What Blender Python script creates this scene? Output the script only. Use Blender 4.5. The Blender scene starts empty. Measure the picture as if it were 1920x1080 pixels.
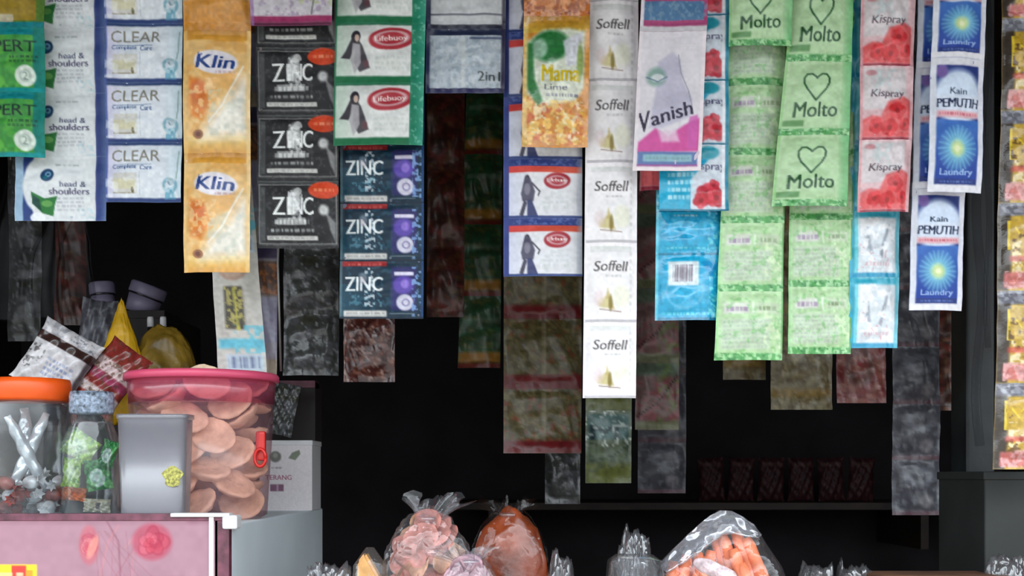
import bpy, bmesh, math, random
import numpy as np
from mathutils import Vector, Matrix, noise as mnoise

scene = bpy.context.scene
COL = scene.collection

# ------------------------------------------------------------------ camera, light, exposure
F = 2300.0            # focal length in pixels of the 1920 px wide frame
HY = 890.0            # row of the horizon
CZ = 1.15             # camera height
cam_d = bpy.data.cameras.new('camera'); cam = bpy.data.objects.new('camera', cam_d); COL.objects.link(cam)
cam.location = (0, 0, CZ); cam.rotation_euler = (math.pi/2, 0, 0)
cam_d.sensor_width = 36; cam_d.lens = 36*F/1920; cam_d.shift_y = (HY-540)/1920; cam_d.clip_start = .02
scene.camera = cam

world = bpy.data.worlds.new('daylight'); scene.world = world; world.use_nodes = True
wn = world.node_tree.nodes; wl = world.node_tree.links
bg = wn['Background']
tc = wn.new('ShaderNodeTexCoord'); sp = wn.new('ShaderNodeSeparateXYZ'); cr = wn.new('ShaderNodeValToRGB')
wl.new(tc.outputs['Generated'], sp.inputs[0]); wl.new(sp.outputs['Z'], cr.inputs[0])
cr.color_ramp.elements[0].position = 0; cr.color_ramp.elements[0].color = (.13, .135, .14, 1)
cr.color_ramp.elements[1].position = .62; cr.color_ramp.elements[1].color = (.86, .94, 1, 1)
wl.new(cr.outputs[0], bg.inputs[0]); bg.inputs[1].default_value = 6.5

vs = scene.view_settings
vs.view_transform = 'Standard'; vs.look = 'None'; vs.exposure = 0.33; vs.gamma = 1; vs.use_curve_mapping = False
scene.cycles.max_bounces = 10; scene.cycles.transparent_max_bounces = 24
scene.cycles.use_denoising = True

def P(px, py, d):
    return Vector(((px-960)/F*d, d, CZ-(py-HY)/F*d))
def U(px, d):          # length of px pixels at distance d
    return px/F*d

# ------------------------------------------------------------------ materials
def lin(c):
    c = np.asarray(c, float)/255.
    return np.where(c <= .04045, c/12.92, ((c+.055)/1.055)**2.4)
def l4(c): return tuple(float(v) for v in lin(c))+(1,)

def mat(name, col=(128,128,128), rough=.5, noise_amt=.12, noise_scale=30, bump=0., bscale=60, metal=0., spec=.5, attr=False, coat=0.):
    m = bpy.data.materials.new(name); m.use_nodes = True
    n = m.node_tree.nodes; L = m.node_tree.links; b = n['Principled BSDF']
    b.inputs['Roughness'].default_value = rough; b.inputs['Metallic'].default_value = metal
    b.inputs['Specular IOR Level'].default_value = spec; b.inputs['Coat Weight'].default_value = coat
    t = n.new('ShaderNodeTexCoord')
    if attr:
        a = n.new('ShaderNodeAttribute'); a.attribute_name = 'Col'
        L.new(a.outputs['Color'], b.inputs['Base Color'])
    else:
        nz = n.new('ShaderNodeTexNoise'); nz.inputs['Scale'].default_value = noise_scale; nz.inputs['Detail'].default_value = 5
        L.new(t.outputs['Object'], nz.inputs['Vector'])
        r = n.new('ShaderNodeValToRGB'); c = l4(col)
        r.color_ramp.elements[0].position = .3; r.color_ramp.elements[1].position = .7
        r.color_ramp.elements[0].color = tuple(v*(1-noise_amt*2) for v in c[:3])+(1,)
        r.color_ramp.elements[1].color = tuple(min(1, v*(1+noise_amt)) for v in c[:3])+(1,)
        L.new(nz.outputs[0], r.inputs[0]); L.new(r.outputs[0], b.inputs['Base Color'])
    if bump:
        nb = n.new('ShaderNodeTexNoise'); nb.inputs['Scale'].default_value = bscale; nb.inputs['Detail'].default_value = 4
        L.new(t.outputs['Object'], nb.inputs['Vector'])
        bp = n.new('ShaderNodeBump'); bp.inputs['Strength'].default_value = bump; bp.inputs['Distance'].default_value = .003
        L.new(nb.outputs[0], bp.inputs['Height']); L.new(bp.outputs[0], b.inputs['Normal'])
    return m

def clear_mat(name, tint=(255,255,255), gloss=.12, haze=0., rough=.12, hazecol=None, bump=.0, bscale=60):
    """thin clear or tinted plastic: transparent, with a facing-dependent sheen and a little milky haze"""
    m = bpy.data.materials.new(name); m.use_nodes = True
    n = m.node_tree.nodes; L = m.node_tree.links; n.remove(n['Principled BSDF']); out = n['Material Output']
    tr = n.new('ShaderNodeBsdfTransparent'); tr.inputs[0].default_value = l4(tint)
    gl = n.new('ShaderNodeBsdfGlossy'); gl.inputs['Roughness'].default_value = rough; edge = .25 if gloss > 0 else .07
    df = n.new('ShaderNodeBsdfPrincipled'); df.inputs['Base Color'].default_value = l4(hazecol or tint); df.inputs['Roughness'].default_value = .4
    lw = n.new('ShaderNodeLayerWeight'); lw.inputs[0].default_value = .35
    mr = n.new('ShaderNodeMapRange'); mr.inputs[3].default_value = gloss; mr.inputs[4].default_value = min(1, gloss*3+edge)
    L.new(lw.outputs['Facing'], mr.inputs[0])
    m1 = n.new('ShaderNodeMixShader'); m1.inputs[0].default_value = haze
    L.new(tr.outputs[0], m1.inputs[1]); L.new(df.outputs[0], m1.inputs[2])
    m2 = n.new('ShaderNodeMixShader'); L.new(mr.outputs[0], m2.inputs[0])
    L.new(m1.outputs[0], m2.inputs[1]); L.new(gl.outputs[0], m2.inputs[2]); L.new(m2.outputs[0], out.inputs[0])
    if bump:
        t = n.new('ShaderNodeTexCoord'); nb = n.new('ShaderNodeTexNoise'); nb.inputs['Scale'].default_value = bscale; nb.inputs['Detail'].default_value = 3
        L.new(t.outputs['Object'], nb.inputs['Vector'])
        bp = n.new('ShaderNodeBump'); bp.inputs['Strength'].default_value = bump; bp.inputs['Distance'].default_value = .004
        L.new(nb.outputs[0], bp.inputs['Height'])
        L.new(bp.outputs[0], gl.inputs['Normal']); L.new(bp.outputs[0], df.inputs['Normal']); 
    return m

M = {}
M['film'] = mat('printed_film', rough=.3, bump=.28, bscale=70, attr=True, spec=.5)
M['paper'] = mat('printed_matte_film', rough=.5, bump=.12, bscale=60, attr=True, spec=.3)
M['foil'] = mat('printed_glossy_foil', rough=.2, bump=.5, bscale=45, attr=True, spec=.7)
M['print'] = mat('printed_panel', rough=.3, attr=True, spec=.4)
M['darkwood'] = mat('dark_wood', (52,38,30), .6, .3, 14, .3, 40)
M['wood'] = mat('worn_brown_wood', (110,74,52), .6, .3, 14, .3, 40)
M['wall'] = mat('dark_interior_wall', (40,34,38), .8, .3, 6, .2, 30)  # wall colour kept dark to stand in for the dim interior
M['ceil'] = mat('dark_board_ceiling', (46,42,42), .8, .3, 6)
M['ground'] = mat('concrete_ground', (112,108,102), .85, .15, 8, .2, 50)
M['metal_roof'] = mat('grey_zinc_sheet', (105,105,108), .6, .2, 10)
M['white_plastic'] = mat('white_plastic', (226,226,228), .35, .03, 20)
M['orange_plastic'] = mat('orange_plastic', (240,92,22), .35, .08, 20)
M['pink_plastic'] = mat('pink_plastic', (222,84,118), .35, .06, 20)
M['red_plastic'] = mat('red_plastic', (205,36,30), .35, .1, 20)
M['grey_wire'] = mat('galvanised_wire', (140,140,138), .4, .1, 30, metal=.8)
M['dark_board'] = mat('dark_green_grey_board', (40,43,42), .7, .2, 12)
M['case_side'] = mat('pale_blue_plastic', (232,244,250), .45, .06, 4)
M['maroon'] = mat('maroon_edge', (112,60,76), .5, .3, 60)
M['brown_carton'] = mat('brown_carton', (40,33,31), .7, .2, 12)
M['clear'] = clear_mat('clear_cellophane', (250,250,252), .035, .03, .1, (225,228,235), .4, 60)
M['clear_dark'] = clear_mat('clear_hanging_bag', (238,238,240), .0, .0, .2, (190,195,200), .5, 25)
M['clear_thin'] = clear_mat('thin_clear_bag', (252,252,253), .015, 0, .06, None, .5, 45)
M['fold'] = clear_mat('shiny_glint_fold', (240,240,244), .2, .22, .12, (225,228,235), .4, 40)
M['clear_shiny'] = clear_mat('shiny_cellophane', (248,248,250), .1, .05, .14, (225,228,235), .3, 30)
M['jar'] = clear_mat('clear_jar_plastic', (246,248,249), .025, .02, .08, (215,222,226), .15, 20)
M['bucket'] = clear_mat('pink_clear_plastic', (252,236,238), .03, .14, .18, (230,178,190))
M['bucket_top'] = clear_mat('pink_clear_plastic_top', (246,190,205), .05, .3, .2, (216,104,138))
M['milky'] = clear_mat('milky_white_plastic', (238,238,240), .05, .42, .25, (160,160,168))
M['cracker'] = mat('fried_cracker', (236,206,174), .7, .14, 60, .5, 90)
M['chip'] = mat('pink_brown_chip', (196,128,116), .55, .3, 50, .5, 80)
M['chip2'] = mat('tan_chip', (206,158,128), .55, .3, 50, .5, 80)
M['palm'] = mat('palm_sugar_brown', (142,62,28), .3, .35, 22, .8, 30, spec=.5, coat=.15)
M['stick'] = mat('orange_stick_snack', (238,128,78), .5, .15, 50, .4, 90)
M['wafer'] = mat('tan_wafer', (214,160,96), .6, .15, 60, .3, 90)
M['candy_dark'] = mat('red_brown_wrapper', (160,84,78), .3, .4, 60, .6, 60)
M['candy_light'] = mat('silver_white_wrapper', (236,228,228), .25, .3, 60, .6, 60, metal=.1)
M['foil_silver'] = mat('silver_foil', (225,230,234), .22, .15, 30, .8, 40, metal=.4)
M['orange_cloth'] = mat('orange_wrapper', (226,112,52), .35, .3, 40, .6, 60)
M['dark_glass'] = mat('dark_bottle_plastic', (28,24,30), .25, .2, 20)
M['lavender'] = mat('lavender_plastic', (140,132,158), .4, .15, 20)
M['yellow_film'] = mat('yellow_wrapper', (226,176,34), .3, .2, 18, .9, 26)
M['olive_film'] = mat('mustard_wrapper', (148,118,40), .35, .35, 22, .9, 26)

# ------------------------------------------------------------------ object helpers
def tag(o, label=None, cat=None, group=None, kind=None):
    if label: o['label'] = label
    if cat: o['category'] = cat
    if group: o['group'] = group
    if kind: o['kind'] = kind
    return o
def empty(name, loc, label, cat, group=None, rot=(0,0,0)):
    o = bpy.data.objects.new(name, None); COL.objects.link(o); o.location = loc; o.rotation_euler = rot
    o.empty_display_size = .02
    return tag(o, label, cat, group)
def link(name, me, m, parent=None, loc=None, rot=None):
    o = bpy.data.objects.new(name, me); COL.objects.link(o)
    if m is not None and not me.materials: me.materials.append(m)
    if parent is not None: o.parent = parent
    if loc is not None: o.location = loc
    if rot is not None: o.rotation_euler = rot
    return o
def bm_obj(name, bm, m, parent=None, smooth=False, loc=None, rot=None):
    me = bpy.data.meshes.new(name); bm.normal_update(); bm.to_mesh(me); bm.free()
    if smooth: me.polygons.foreach_set('use_smooth', [True]*len(me.polygons))
    return link(name, me, m, parent, loc, rot)
def dup(root, loc, rot=None, label=None, group=None, scale=None):
    r = root.copy(); COL.objects.link(r); r.location = loc
    if rot is not None: r.rotation_euler = rot
    if scale is not None: r.scale = scale
    if label: r['label'] = label
    if group: r['group'] = group
    for ch in list(root.children):
        c = ch.copy(); COL.objects.link(c); c.parent = r
        for g in list(ch.children):
            k = g.copy(); COL.objects.link(k); k.parent = c
    return r
def box_bm(bm, lo, hi, bev=0.):
    r = bmesh.ops.create_cube(bm, size=1)
    s = Vector(hi)-Vector(lo); c = (Vector(hi)+Vector(lo))/2
    for v in r['verts']: v.co = Vector((v.co.x*s.x, v.co.y*s.y, v.co.z*s.z))+c
    if bev:
        es = list({e for v in r['verts'] for e in v.link_edges})
        bmesh.ops.bevel(bm, geom=es, offset=bev, segments=3, affect='EDGES', profile=.6)
def box(name, lo, hi, m, parent=None, bev=0.):
    bm = bmesh.new(); box_bm(bm, lo, hi, bev); return bm_obj(name, bm, m, parent)
def lathe_bm(bm, prof, seg=40, sq=0.):
    rings = []
    for r, z in prof:
        ring = []
        for i in range(seg):
            a = 2*math.pi*i/seg; k = 1.
            if sq: k = (abs(math.cos(a))**(2+sq*4)+abs(math.sin(a))**(2+sq*4))**(-1/(2+sq*4))
            ring.append(bm.verts.new((r*k*math.cos(a), r*k*math.sin(a), z)))
        rings.append(ring)
    for a, b in zip(rings, rings[1:]):
        for i in range(seg): bm.faces.new((a[i], a[(i+1) % seg], b[(i+1) % seg], b[i]))
    if prof[0][0] > 1e-6: bm.faces.new(rings[0][::-1])
    if prof[-1][0] > 1e-6: bm.faces.new(rings[-1])
def lathe(name, prof, m, parent=None, seg=40, loc=None, sq=0., smooth=True):
    bm = bmesh.new(); lathe_bm(bm, prof, seg, sq)
    if prof[0][0] < 1e-6 or prof[-1][0] < 1e-6: bmesh.ops.remove_doubles(bm, verts=bm.verts, dist=1e-6)
    o = bm_obj(name, bm, m, parent, smooth, loc)
    return o
def tube(name, pts, r, m, parent=None, seg=8):
    bm = bmesh.new(); rings = []
    for i, p in enumerate(pts):
        p = Vector(p); a = Vector(pts[max(0, i-1)]); b = Vector(pts[min(len(pts)-1, i+1)])
        t = (b-a).normalized(); n1 = t.cross(Vector((0,1,0)))
        if n1.length < .1: n1 = t.cross(Vector((1,0,0)))
        n1.normalize(); n2 = t.cross(n1)
        rings.append([bm.verts.new(p+(n1*math.cos(2*math.pi*k/seg)+n2*math.sin(2*math.pi*k/seg))*r) for k in range(seg)])
    for a, b in zip(rings, rings[1:]):
        for k in range(seg): bm.faces.new((a[k], a[(k+1) % seg], b[(k+1) % seg], b[k]))
    bm.faces.new(rings[0][::-1]); bm.faces.new(rings[-1])
    return bm_obj(name, bm, m, parent, True)

# ------------------------------------------------------------------ artwork painted into vertex colours
_tx = {}
def text_tris(s):
    if s in _tx: return _tx[s]
    cu = bpy.data.curves.new('t', 'FONT'); cu.body = s; cu.resolution_u = 3
    ob = bpy.data.objects.new('t', cu); me = bpy.data.meshes.new_from_object(ob)
    me.calc_loop_triangles()
    co = np.array([v.co[:2] for v in me.vertices]); tr = np.array([t.vertices[:] for t in me.loop_triangles])
    bpy.data.objects.remove(ob); bpy.data.curves.remove(cu); bpy.data.meshes.remove(me)
    lo = co.min(0); hi = co.max(0); co = (co-(lo+hi)/2)/(hi[1]-lo[1])     # centred, height 1
    _tx[s] = (co, tr, (hi[0]-lo[0])/(hi[1]-lo[1])); return _tx[s]
def vnoise(h, w, sc, rng):
    gh, gw = int(h/sc)+3, int(w/sc)+3; g = rng.random((gh, gw))
    y = np.arange(h)/sc; x = np.arange(w)/sc; yi = y.astype(int); xi = x.astype(int)
    fy = (y-yi)[:,None]; fx = (x-xi)[None]; fy = fy*fy*(3-2*fy); fx = fx*fx*(3-2*fx)
    a = g[yi][:,xi]; b = g[yi][:,xi+1]; c = g[yi+1][:,xi]; d = g[yi+1][:,xi+1]
    return (a*(1-fx)+b*fx)*(1-fy)+(c*(1-fx)+d*fx)*fy
class Cv:
    """little raster canvas; coordinates are fractions of width and height"""
    def __init__(s, w, h, c, seed=1):
        s.w, s.h = int(max(8, w)), int(max(8, h)); s.a = np.ones((s.h, s.w, 3))*np.array(c, float)
        s.X, s.Y = np.meshgrid((np.arange(s.w)+.5)/s.w, (np.arange(s.h)+.5)/s.h); s.r = np.random.default_rng(seed)
    def mix(s, m, c, al=1.):
        m = (m*al)[...,None]; s.a = s.a*(1-m)+np.array(c, float)*m; return s
    def rect(s, x0, y0, x1, y1, c, al=1., soft=1.5):
        f = lambda v: np.clip(v/soft+.5, 0, 1)
        return s.mix(f((s.X-x0)*s.w)*f((x1-s.X)*s.w)*f((s.Y-y0)*s.h)*f((y1-s.Y)*s.h), c, al)
    def ell(s, cx, cy, rx, ry, c, al=1., soft=.15, ring=0., rot=0.):
        dx = (s.X-cx)*s.w; dy = (s.Y-cy)*s.h; ca, sa = math.cos(rot), math.sin(rot)
        r = np.hypot((dx*ca+dy*sa)/(rx*s.w), (-dx*sa+dy*ca)/(ry*s.h))
        m = np.clip((1-r)/soft+.5, 0, 1)
        if ring: m = m*np.clip((r-(1-ring))/soft+.5, 0, 1)
        return s.mix(m, c, al)
    def poly(s, pts, c, al=1., soft=1.5):
        p = np.array(pts, float)*[s.w, s.h]; x = s.X*s.w; y = s.Y*s.h
        ins = np.zeros(x.shape, bool); dist = np.full(x.shape, 1e9)
        for i in range(len(p)):
            a, b = p[i], p[(i+1) % len(p)]; e = b-a; L = max(1e-9, e@e)
            t = np.clip(((x-a[0])*e[0]+(y-a[1])*e[1])/L, 0, 1)
            dist = np.minimum(dist, np.hypot(x-a[0]-t*e[0], y-a[1]-t*e[1]))
            if a[1] != b[1]: ins ^= ((a[1] > y) != (b[1] > y)) & (x < (b[0]-a[0])*(y-a[1])/(b[1]-a[1])+a[0])
        return s.mix(np.clip(np.where(ins, dist, -dist)/soft+.5, 0, 1), c, al)
    def line(s, pts, wd, c, al=1., soft=1.2):
        p = np.array(pts, float)*[s.w, s.h]; x = s.X*s.w; y = s.Y*s.h; dist = np.full(x.shape, 1e9)
        for a, b in zip(p, p[1:]):
            e = b-a; L = max(1e-9, e@e); t = np.clip(((x-a[0])*e[0]+(y-a[1])*e[1])/L, 0, 1)
            dist = np.minimum(dist, np.hypot(x-a[0]-t*e[0], y-a[1]-t*e[1]))
        return s.mix(np.clip((wd/2-dist)/soft+.5, 0, 1), c, al)
    def text(s, t, x, y, hh, c, wfit=None, rot=0., shear=0., bold=0., al=1.):
        co, tr, asp = text_tris(t); co = co.copy(); K = 3
        co[:,0] += co[:,1]*shear; Hp = hh*s.h; sx = Hp if wfit is None else wfit*s.w/asp
        co = co*[sx, Hp]; ca, sa = math.cos(rot), math.sin(rot)
        q = np.stack([co[:,0]*ca-co[:,1]*sa, co[:,0]*sa+co[:,1]*ca], 1); q[:,1] *= -1
        q = (q+[x*s.w, y*s.h])*K; m = np.zeros((s.h*K, s.w*K), bool)
        for off in ([0], [-bold*K/2, 0, bold*K/2])[bold > 0]:
            for a, b, d in q[tr]:
                xs = np.array([a[0], b[0], d[0]])+off; ys = np.array([a[1], b[1], d[1]])
                x0, x1 = int(max(0, xs.min()-1)), int(min(s.w*K, xs.max()+2)); y0, y1 = int(max(0, ys.min()-1)), int(min(s.h*K, ys.max()+2))
                if x1 <= x0 or y1 <= y0: continue
                gx, gy = np.meshgrid(np.arange(x0, x1)+.5, np.arange(y0, y1)+.5)
                e = [(xs[(i+1)%3]-xs[i])*(gy-ys[i])-(ys[(i+1)%3]-ys[i])*(gx-xs[i]) for i in range(3)]
                m[y0:y1, x0:x1] |= ((e[0] >= 0)&(e[1] >= 0)&(e[2] >= 0)) | ((e[0] <= 0)&(e[1] <= 0)&(e[2] <= 0))
        return s.mix(m.reshape(s.h, K, s.w, K).mean((1,3)), c, al)
    def dashes(s, x0, y0, x1, y1, n, c, al=.8):
        for i in range(n):
            yc = y0+(y1-y0)*(i+.5)/n; hh = (y1-y0)/n*.28; x = x0
            while x < x1:
                wd = s.r.uniform(.02, .07); s.rect(x, yc-hh, min(x1, x+wd), yc+hh, c, al*s.r.uniform(.5, 1)); x += wd+s.r.uniform(.012, .025)
        return s
    def vgrad(s, y0, y1, c0, c1, al=1., x0=0, x1=1):
        t = np.clip((s.Y-y0)/(y1-y0), 0, 1)[...,None]; c = np.array(c0, float)*(1-t)+np.array(c1, float)*t
        m = ((s.Y >= y0)&(s.Y <= y1)&(s.X >= x0)&(s.X <= x1))[...,None]*al; s.a = s.a*(1-m)+c*m; return s
    def hgrad(s, x0, x1, c0, a0, a1, y0=0, y1=1):
        t = np.clip((s.X-x0)/(x1-x0), 0, 1); m = (a0*(1-t)+a1*t)*((s.X >= x0)&(s.X <= x1)&(s.Y >= y0)&(s.Y <= y1)); return s.mix(m, c0)
    def blotch(s, c, sc, thr=.55, al=.6, x0=0, y0=0, x1=1, y1=1, soft=.1):
        n = vnoise(s.h, s.w, sc, s.r)*.65+vnoise(s.h, s.w, max(2, sc/2.2), s.r)*.35
        b = (s.X >= x0)&(s.X <= x1)&(s.Y >= y0)&(s.Y <= y1)
        return s.mix(np.clip((n-thr)/soft, 0, 1)*b, c, al)
    def grain(s, amt, sc=5):
        s.a = s.a*(1+amt*(vnoise(s.h, s.w, sc, s.r)-.5)[...,None]); return s
    def sample(s, S, T):
        g = s.a.mean(2, keepdims=True); A = lin(np.clip(g+(s.a-g)*.95, 0, 255)); x = np.clip(S*s.w-.5, 0, s.w-1.001); y = np.clip(T*s.h-.5, 0, s.h-1.001)
        xi = x.astype(int); yi = y.astype(int); fx = (x-xi)[...,None]; fy = (y-yi)[...,None]
        xj = np.minimum(xi+1, s.w-1); yj = np.minimum(yi+1, s.h-1)
        return (A[yi,xi]*(1-fx)+A[yi,xj]*fx)*(1-fy)+(A[yj,xi]*(1-fx)+A[yj,xj]*fx)*fy

def sheet_mesh(name, cv, fpos, nx, ny, rng01=(0,1), bx=9, by=9):
    """closed thin body: printed front grid and a coarser back grid. fpos(S,T,side) -> xyz arrays"""
    t0, t1 = rng01
    S, T = np.meshgrid(np.linspace(0, 1, nx+1), np.linspace(t0, t1, ny+1))
    Sb, Tb = np.meshgrid(np.linspace(0, 1, bx+1), np.linspace(t0, t1, by+1))
    A = np.stack(fpos(S, T, 1), -1).reshape(-1, 3); B = np.stack(fpos(Sb, Tb, -1), -1).reshape(-1, 3)
    def faces(nx, ny, o, flip):
        i = np.arange(nx)[None]; j = np.arange(ny)[:,None]; a = o+j*(nx+1)+i
        q = np.stack([a, a+nx+1, a+nx+2, a+1], -1).reshape(-1, 4)
        return q[:, ::-1] if flip else q
    Q = np.concatenate([faces(nx, ny, 0, False), faces(bx, by, len(A), True)])
    V = np.concatenate([A, B]); me = bpy.data.meshes.new(name)
    me.vertices.add(len(V)); me.vertices.foreach_set('co', V.ravel().astype(np.float32))
    me.loops.add(Q.size); me.loops.foreach_set('vertex_index', Q.ravel().astype(np.int32))
    me.polygons.add(len(Q)); me.polygons.foreach_set('loop_start', np.arange(0, Q.size, 4, dtype=np.int32))
    me.polygons.foreach_set('use_smooth', np.ones(len(Q), bool)); me.update(calc_edges=True)
    c = np.ones((len(V), 4), np.float32); c[:len(A), :3] = cv.sample(S, T).reshape(-1, 3)
    c[len(A):, :3] = cv.sample(1-Sb, Tb).reshape(-1, 3).mean(0)
    at = me.attributes.new('Col', 'FLOAT_COLOR', 'POINT'); at.data.foreach_set('color', c.ravel())
    return me

_cv = {}
def canvas(design, w, h):
    k = (design.__name__, int(w), int(h))
    if k not in _cv: _cv[k] = design(int(w), int(h))
    return _cv[k]

STEP = 1.9
def strip(name, label, cat, group, d, rows, xt, xb, design, m='film', seal=.07, thick=.0035, side=.05, seed=0, yaw=0., lean=0., step=None, bow=.004, wob=.0016, hanger=True):
    """a hanging strip of joined sachets. rows: pixel rows of the joints; xt, xb: left and right columns at first and last row"""
    rn = random.Random(seed*7+int(rows[0])+int(xt[0])); step = step or STEP
    Y0, Y1 = rows[0], rows[-1]
    root = empty(name, P((xt[0]+xt[1])/2, Y0, d), label, cat, group); o = root.location.copy()
    ph = [rn.uniform(0, 6.28) for _ in range(8)]
    fr = [rn.uniform(.6, 1.6) for _ in range(8)]
    def body(S, Yp, pil, side_sign):
        k = (Yp-Y0)/(Y1-Y0); xl = xt[0]+(xb[0]-xt[0])*k; xr = xt[1]+(xb[1]-xt[1])*k
        X = xl+(xr-xl)*S; z = (Yp-Y0)/100.
        w = wob*(np.sin(z*2.1*fr[0]+ph[0])+.6*np.sin(S*5*fr[1]+z*1.3+ph[1])+.35*np.sin(z*9*fr[2]+S*4+ph[2])+.3*np.sin(S*14*fr[3]-z*6+ph[3]))
        dep = bow*(2*S-1)**2*(1 if fr[4] > 1 else -.4)+w+yaw*(S-.5)*U(xr-xl, d)+lean*k
        e = .9 if True else 1
        x = (X-960)/F*d-o.x; zz = CZ-(Yp-HY)/F*d-o.z
        return x, dep-side_sign*pil, zz
    n = len(rows)-1
    for i in range(n):
        y0, y1 = rows[i], rows[i+1]; w = abs(xt[1]-xt[0]); h = y1-y0
        ds = design[i] if isinstance(design, list) else design
        cv = canvas(ds, w, h); ts = 1-seal
        p2 = [rn.uniform(0, 6.28) for _ in range(4)]
        def fp(S, T, sg, flat=False):
            a = np.clip((S-side)/(1-2*side), 0, 1); lo = .04; b = np.clip((T-lo)/(ts-2*lo), 0, 1)
            sh = (1-np.abs(2*a-1)**3.2)*(1-np.abs(2*b-1)**3.6)
            rip = .00045*np.sin(S*46+p2[0])*np.exp(-np.minimum(np.abs(T), np.abs(ts-T))*14)+.0005*np.sin(S*11+T*9+p2[1])*sh*(1-sh)*3
            rip = rip+.0013*sh*np.sin(S*7+p2[2])*np.sin(T*8+p2[3])+.0005*sh*np.sin(S*19-T*13+p2[1])+.0004*np.sin(S*5+T*31+p2[0])*sh
            pil = np.where(T > ts, 0, thick*sh)+.0003
            if sg < 0: return body(S, y0+T*h, pil*.9, -1)
            return body(S, y0+T*h, pil+rip, 1)
        nx = int(max(6, w/step)); me = sheet_mesh('sachet', cv, fp, nx, int(max(4, h*ts/step)), (0, ts))
        s = link('sachet', me, M[m], root)
        if seal > 0:
            me2 = sheet_mesh('seal_band', cv, fp, nx, int(max(2, h*seal/step)), (ts, 1), 9, 2)
            link('seal_band', me2, M[m], s)
    return root

# ------------------------------------------------------------------ sachet designs
W_ = (226,228,230)
def d_expert(w, h):
    c = Cv(w, h, (74,160,62), 3); c.hgrad(0, .6, (130,200,60), .7, 0).blotch((40,130,60), 20, .5, .5)
    c.rect(0, 0, 1, .12, (0,128,134)).rect(.86, 0, 1, 1, (0,124,112)).rect(0, .93, 1, 1, (0,140,142))
    c.text('XPERT', .52, .29, .17, (16,46,40), .74, bold=1).dashes(.55, .42, .92, .56, 2, (20,60,44))
    c.ell(.76, .75, .13, .16, (214,226,214)).ell(.76, .75, .08, .1, (150,170,160), .5, ring=.4).text('2', .76, .75, .12, (90,120,110), al=.7)
    return c.grain(.2, 6)
def d_expert_top(w, h):
    c = Cv(w, h, (80,120,40), 4); c.rect(0, .62, .9, .9, (150,124,30)).blotch((60,150,50), 18, .45, .6, y1=.6).rect(.8, 0, 1, .6, (120,46,36))
    c.rect(.3, .82, .6, .98, (180,170,140)); c.rect(0, .92, 1, 1, (0,120,128)); return c.grain(.2)
def d_head(w, h):
    c = Cv(w, h, (222,226,228), 5)
    c.rect(0, 0, .1, 1, (150,180,205)); c.rect(.09, 0, .2, 1, (40,64,128))
    c.ell(.6, .45, .52, .62, (222,226,228), 1, .05)
    c.poly([(.18,.55),(.33,.66),(.47,.62),(.44,.78),(.42,.93),(.3,.88),(.2,.74)], (44,120,58)).poly([(.2,.6),(.28,.68),(.3,.86),(.2,.74)], (24,60,62), .8).ell(.36, .74, .06, .05, (120,180,90), .7)
    c.ell(.36, .3, .075, .1, (28,64,104), rot=-.4).ell(.37, .29, .035, .045, (120,170,200), .9, ring=.5).ell(.34, .34, .03, .03, (20,110,120), .8)
    c.dashes(.45, .12, .7, .17, 1, (120,130,130), .6)
    c.text('head &', .64, .44, .09, (74,80,112), .28, bold=.8).text('shoulders', .6, .55, .1, (74,70,104), .44, bold=1)
    c.dashes(.46, .63, .76, .86, 4, (140,144,156), .5)
    c.blotch((170,205,215), 9, .55, .5, x0=.7, y0=.8, x1=.88)
    c.ell(.25, .95, .08, .08, (240,244,246), .9)
    c.rect(.885, 0, 1, 1, (44,62,126)).hgrad(.93, 1, (120,150,190), 0, .6)
    return c.grain(.08)
def d_clear(w, h):
    c = Cv(w, h, (216,222,230), 6); c.hgrad(0, .25, (186,176,214), .6, 0).hgrad(.75, 1, (190,216,228), 0, .7)
    c.rect(0, 0, 1, .05, (40,64,112)).rect(0, .93, 1, 1, (40,62,118)).rect(0, 0, .025, 1, (70,90,160))
    c.text('CLEAR', .4, .23, .19, (120,112,84), .64).text('CLEAR', .405, .235, .19, (140,140,146), .64, al=.4)
    c.rect(.1, .375, .62, .385, (70,104,150), .8); c.text('Complete', .25, .42, .09, (52,84,138), .32, bold=.6).text('Care', .54, .43, .08, (52,84,138), .16, bold=.6)
    c.rect(.1, .52, .42, .86, (204,200,190), .8).rect(.1, .62, .4, .78, (214,206,150), .5).line([(.1,.84),(.4,.84)], 1.5, (130,120,90)).ell(.36, .8, .02, .05, (110,104,70))
    c.rect(.45, .5, .46, .88, (150,158,160), .5)
    c.ell(.85, .72, .1, .13, (104,160,178), .8, ring=.4).poly([(.78,.95),(.8,.78),(.9,.74),(.93,.95)], (90,158,184), .8).ell(.86, .66, .04, .06, (70,110,130), .6)
    c.line([(.96,.15),(.95,.45),(.93,.6)], 2, (90,130,110), .7); c.blotch((236,240,242), 10, .55, .5, y0=.5, y1=.92)
    return c.grain(.08)
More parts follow.
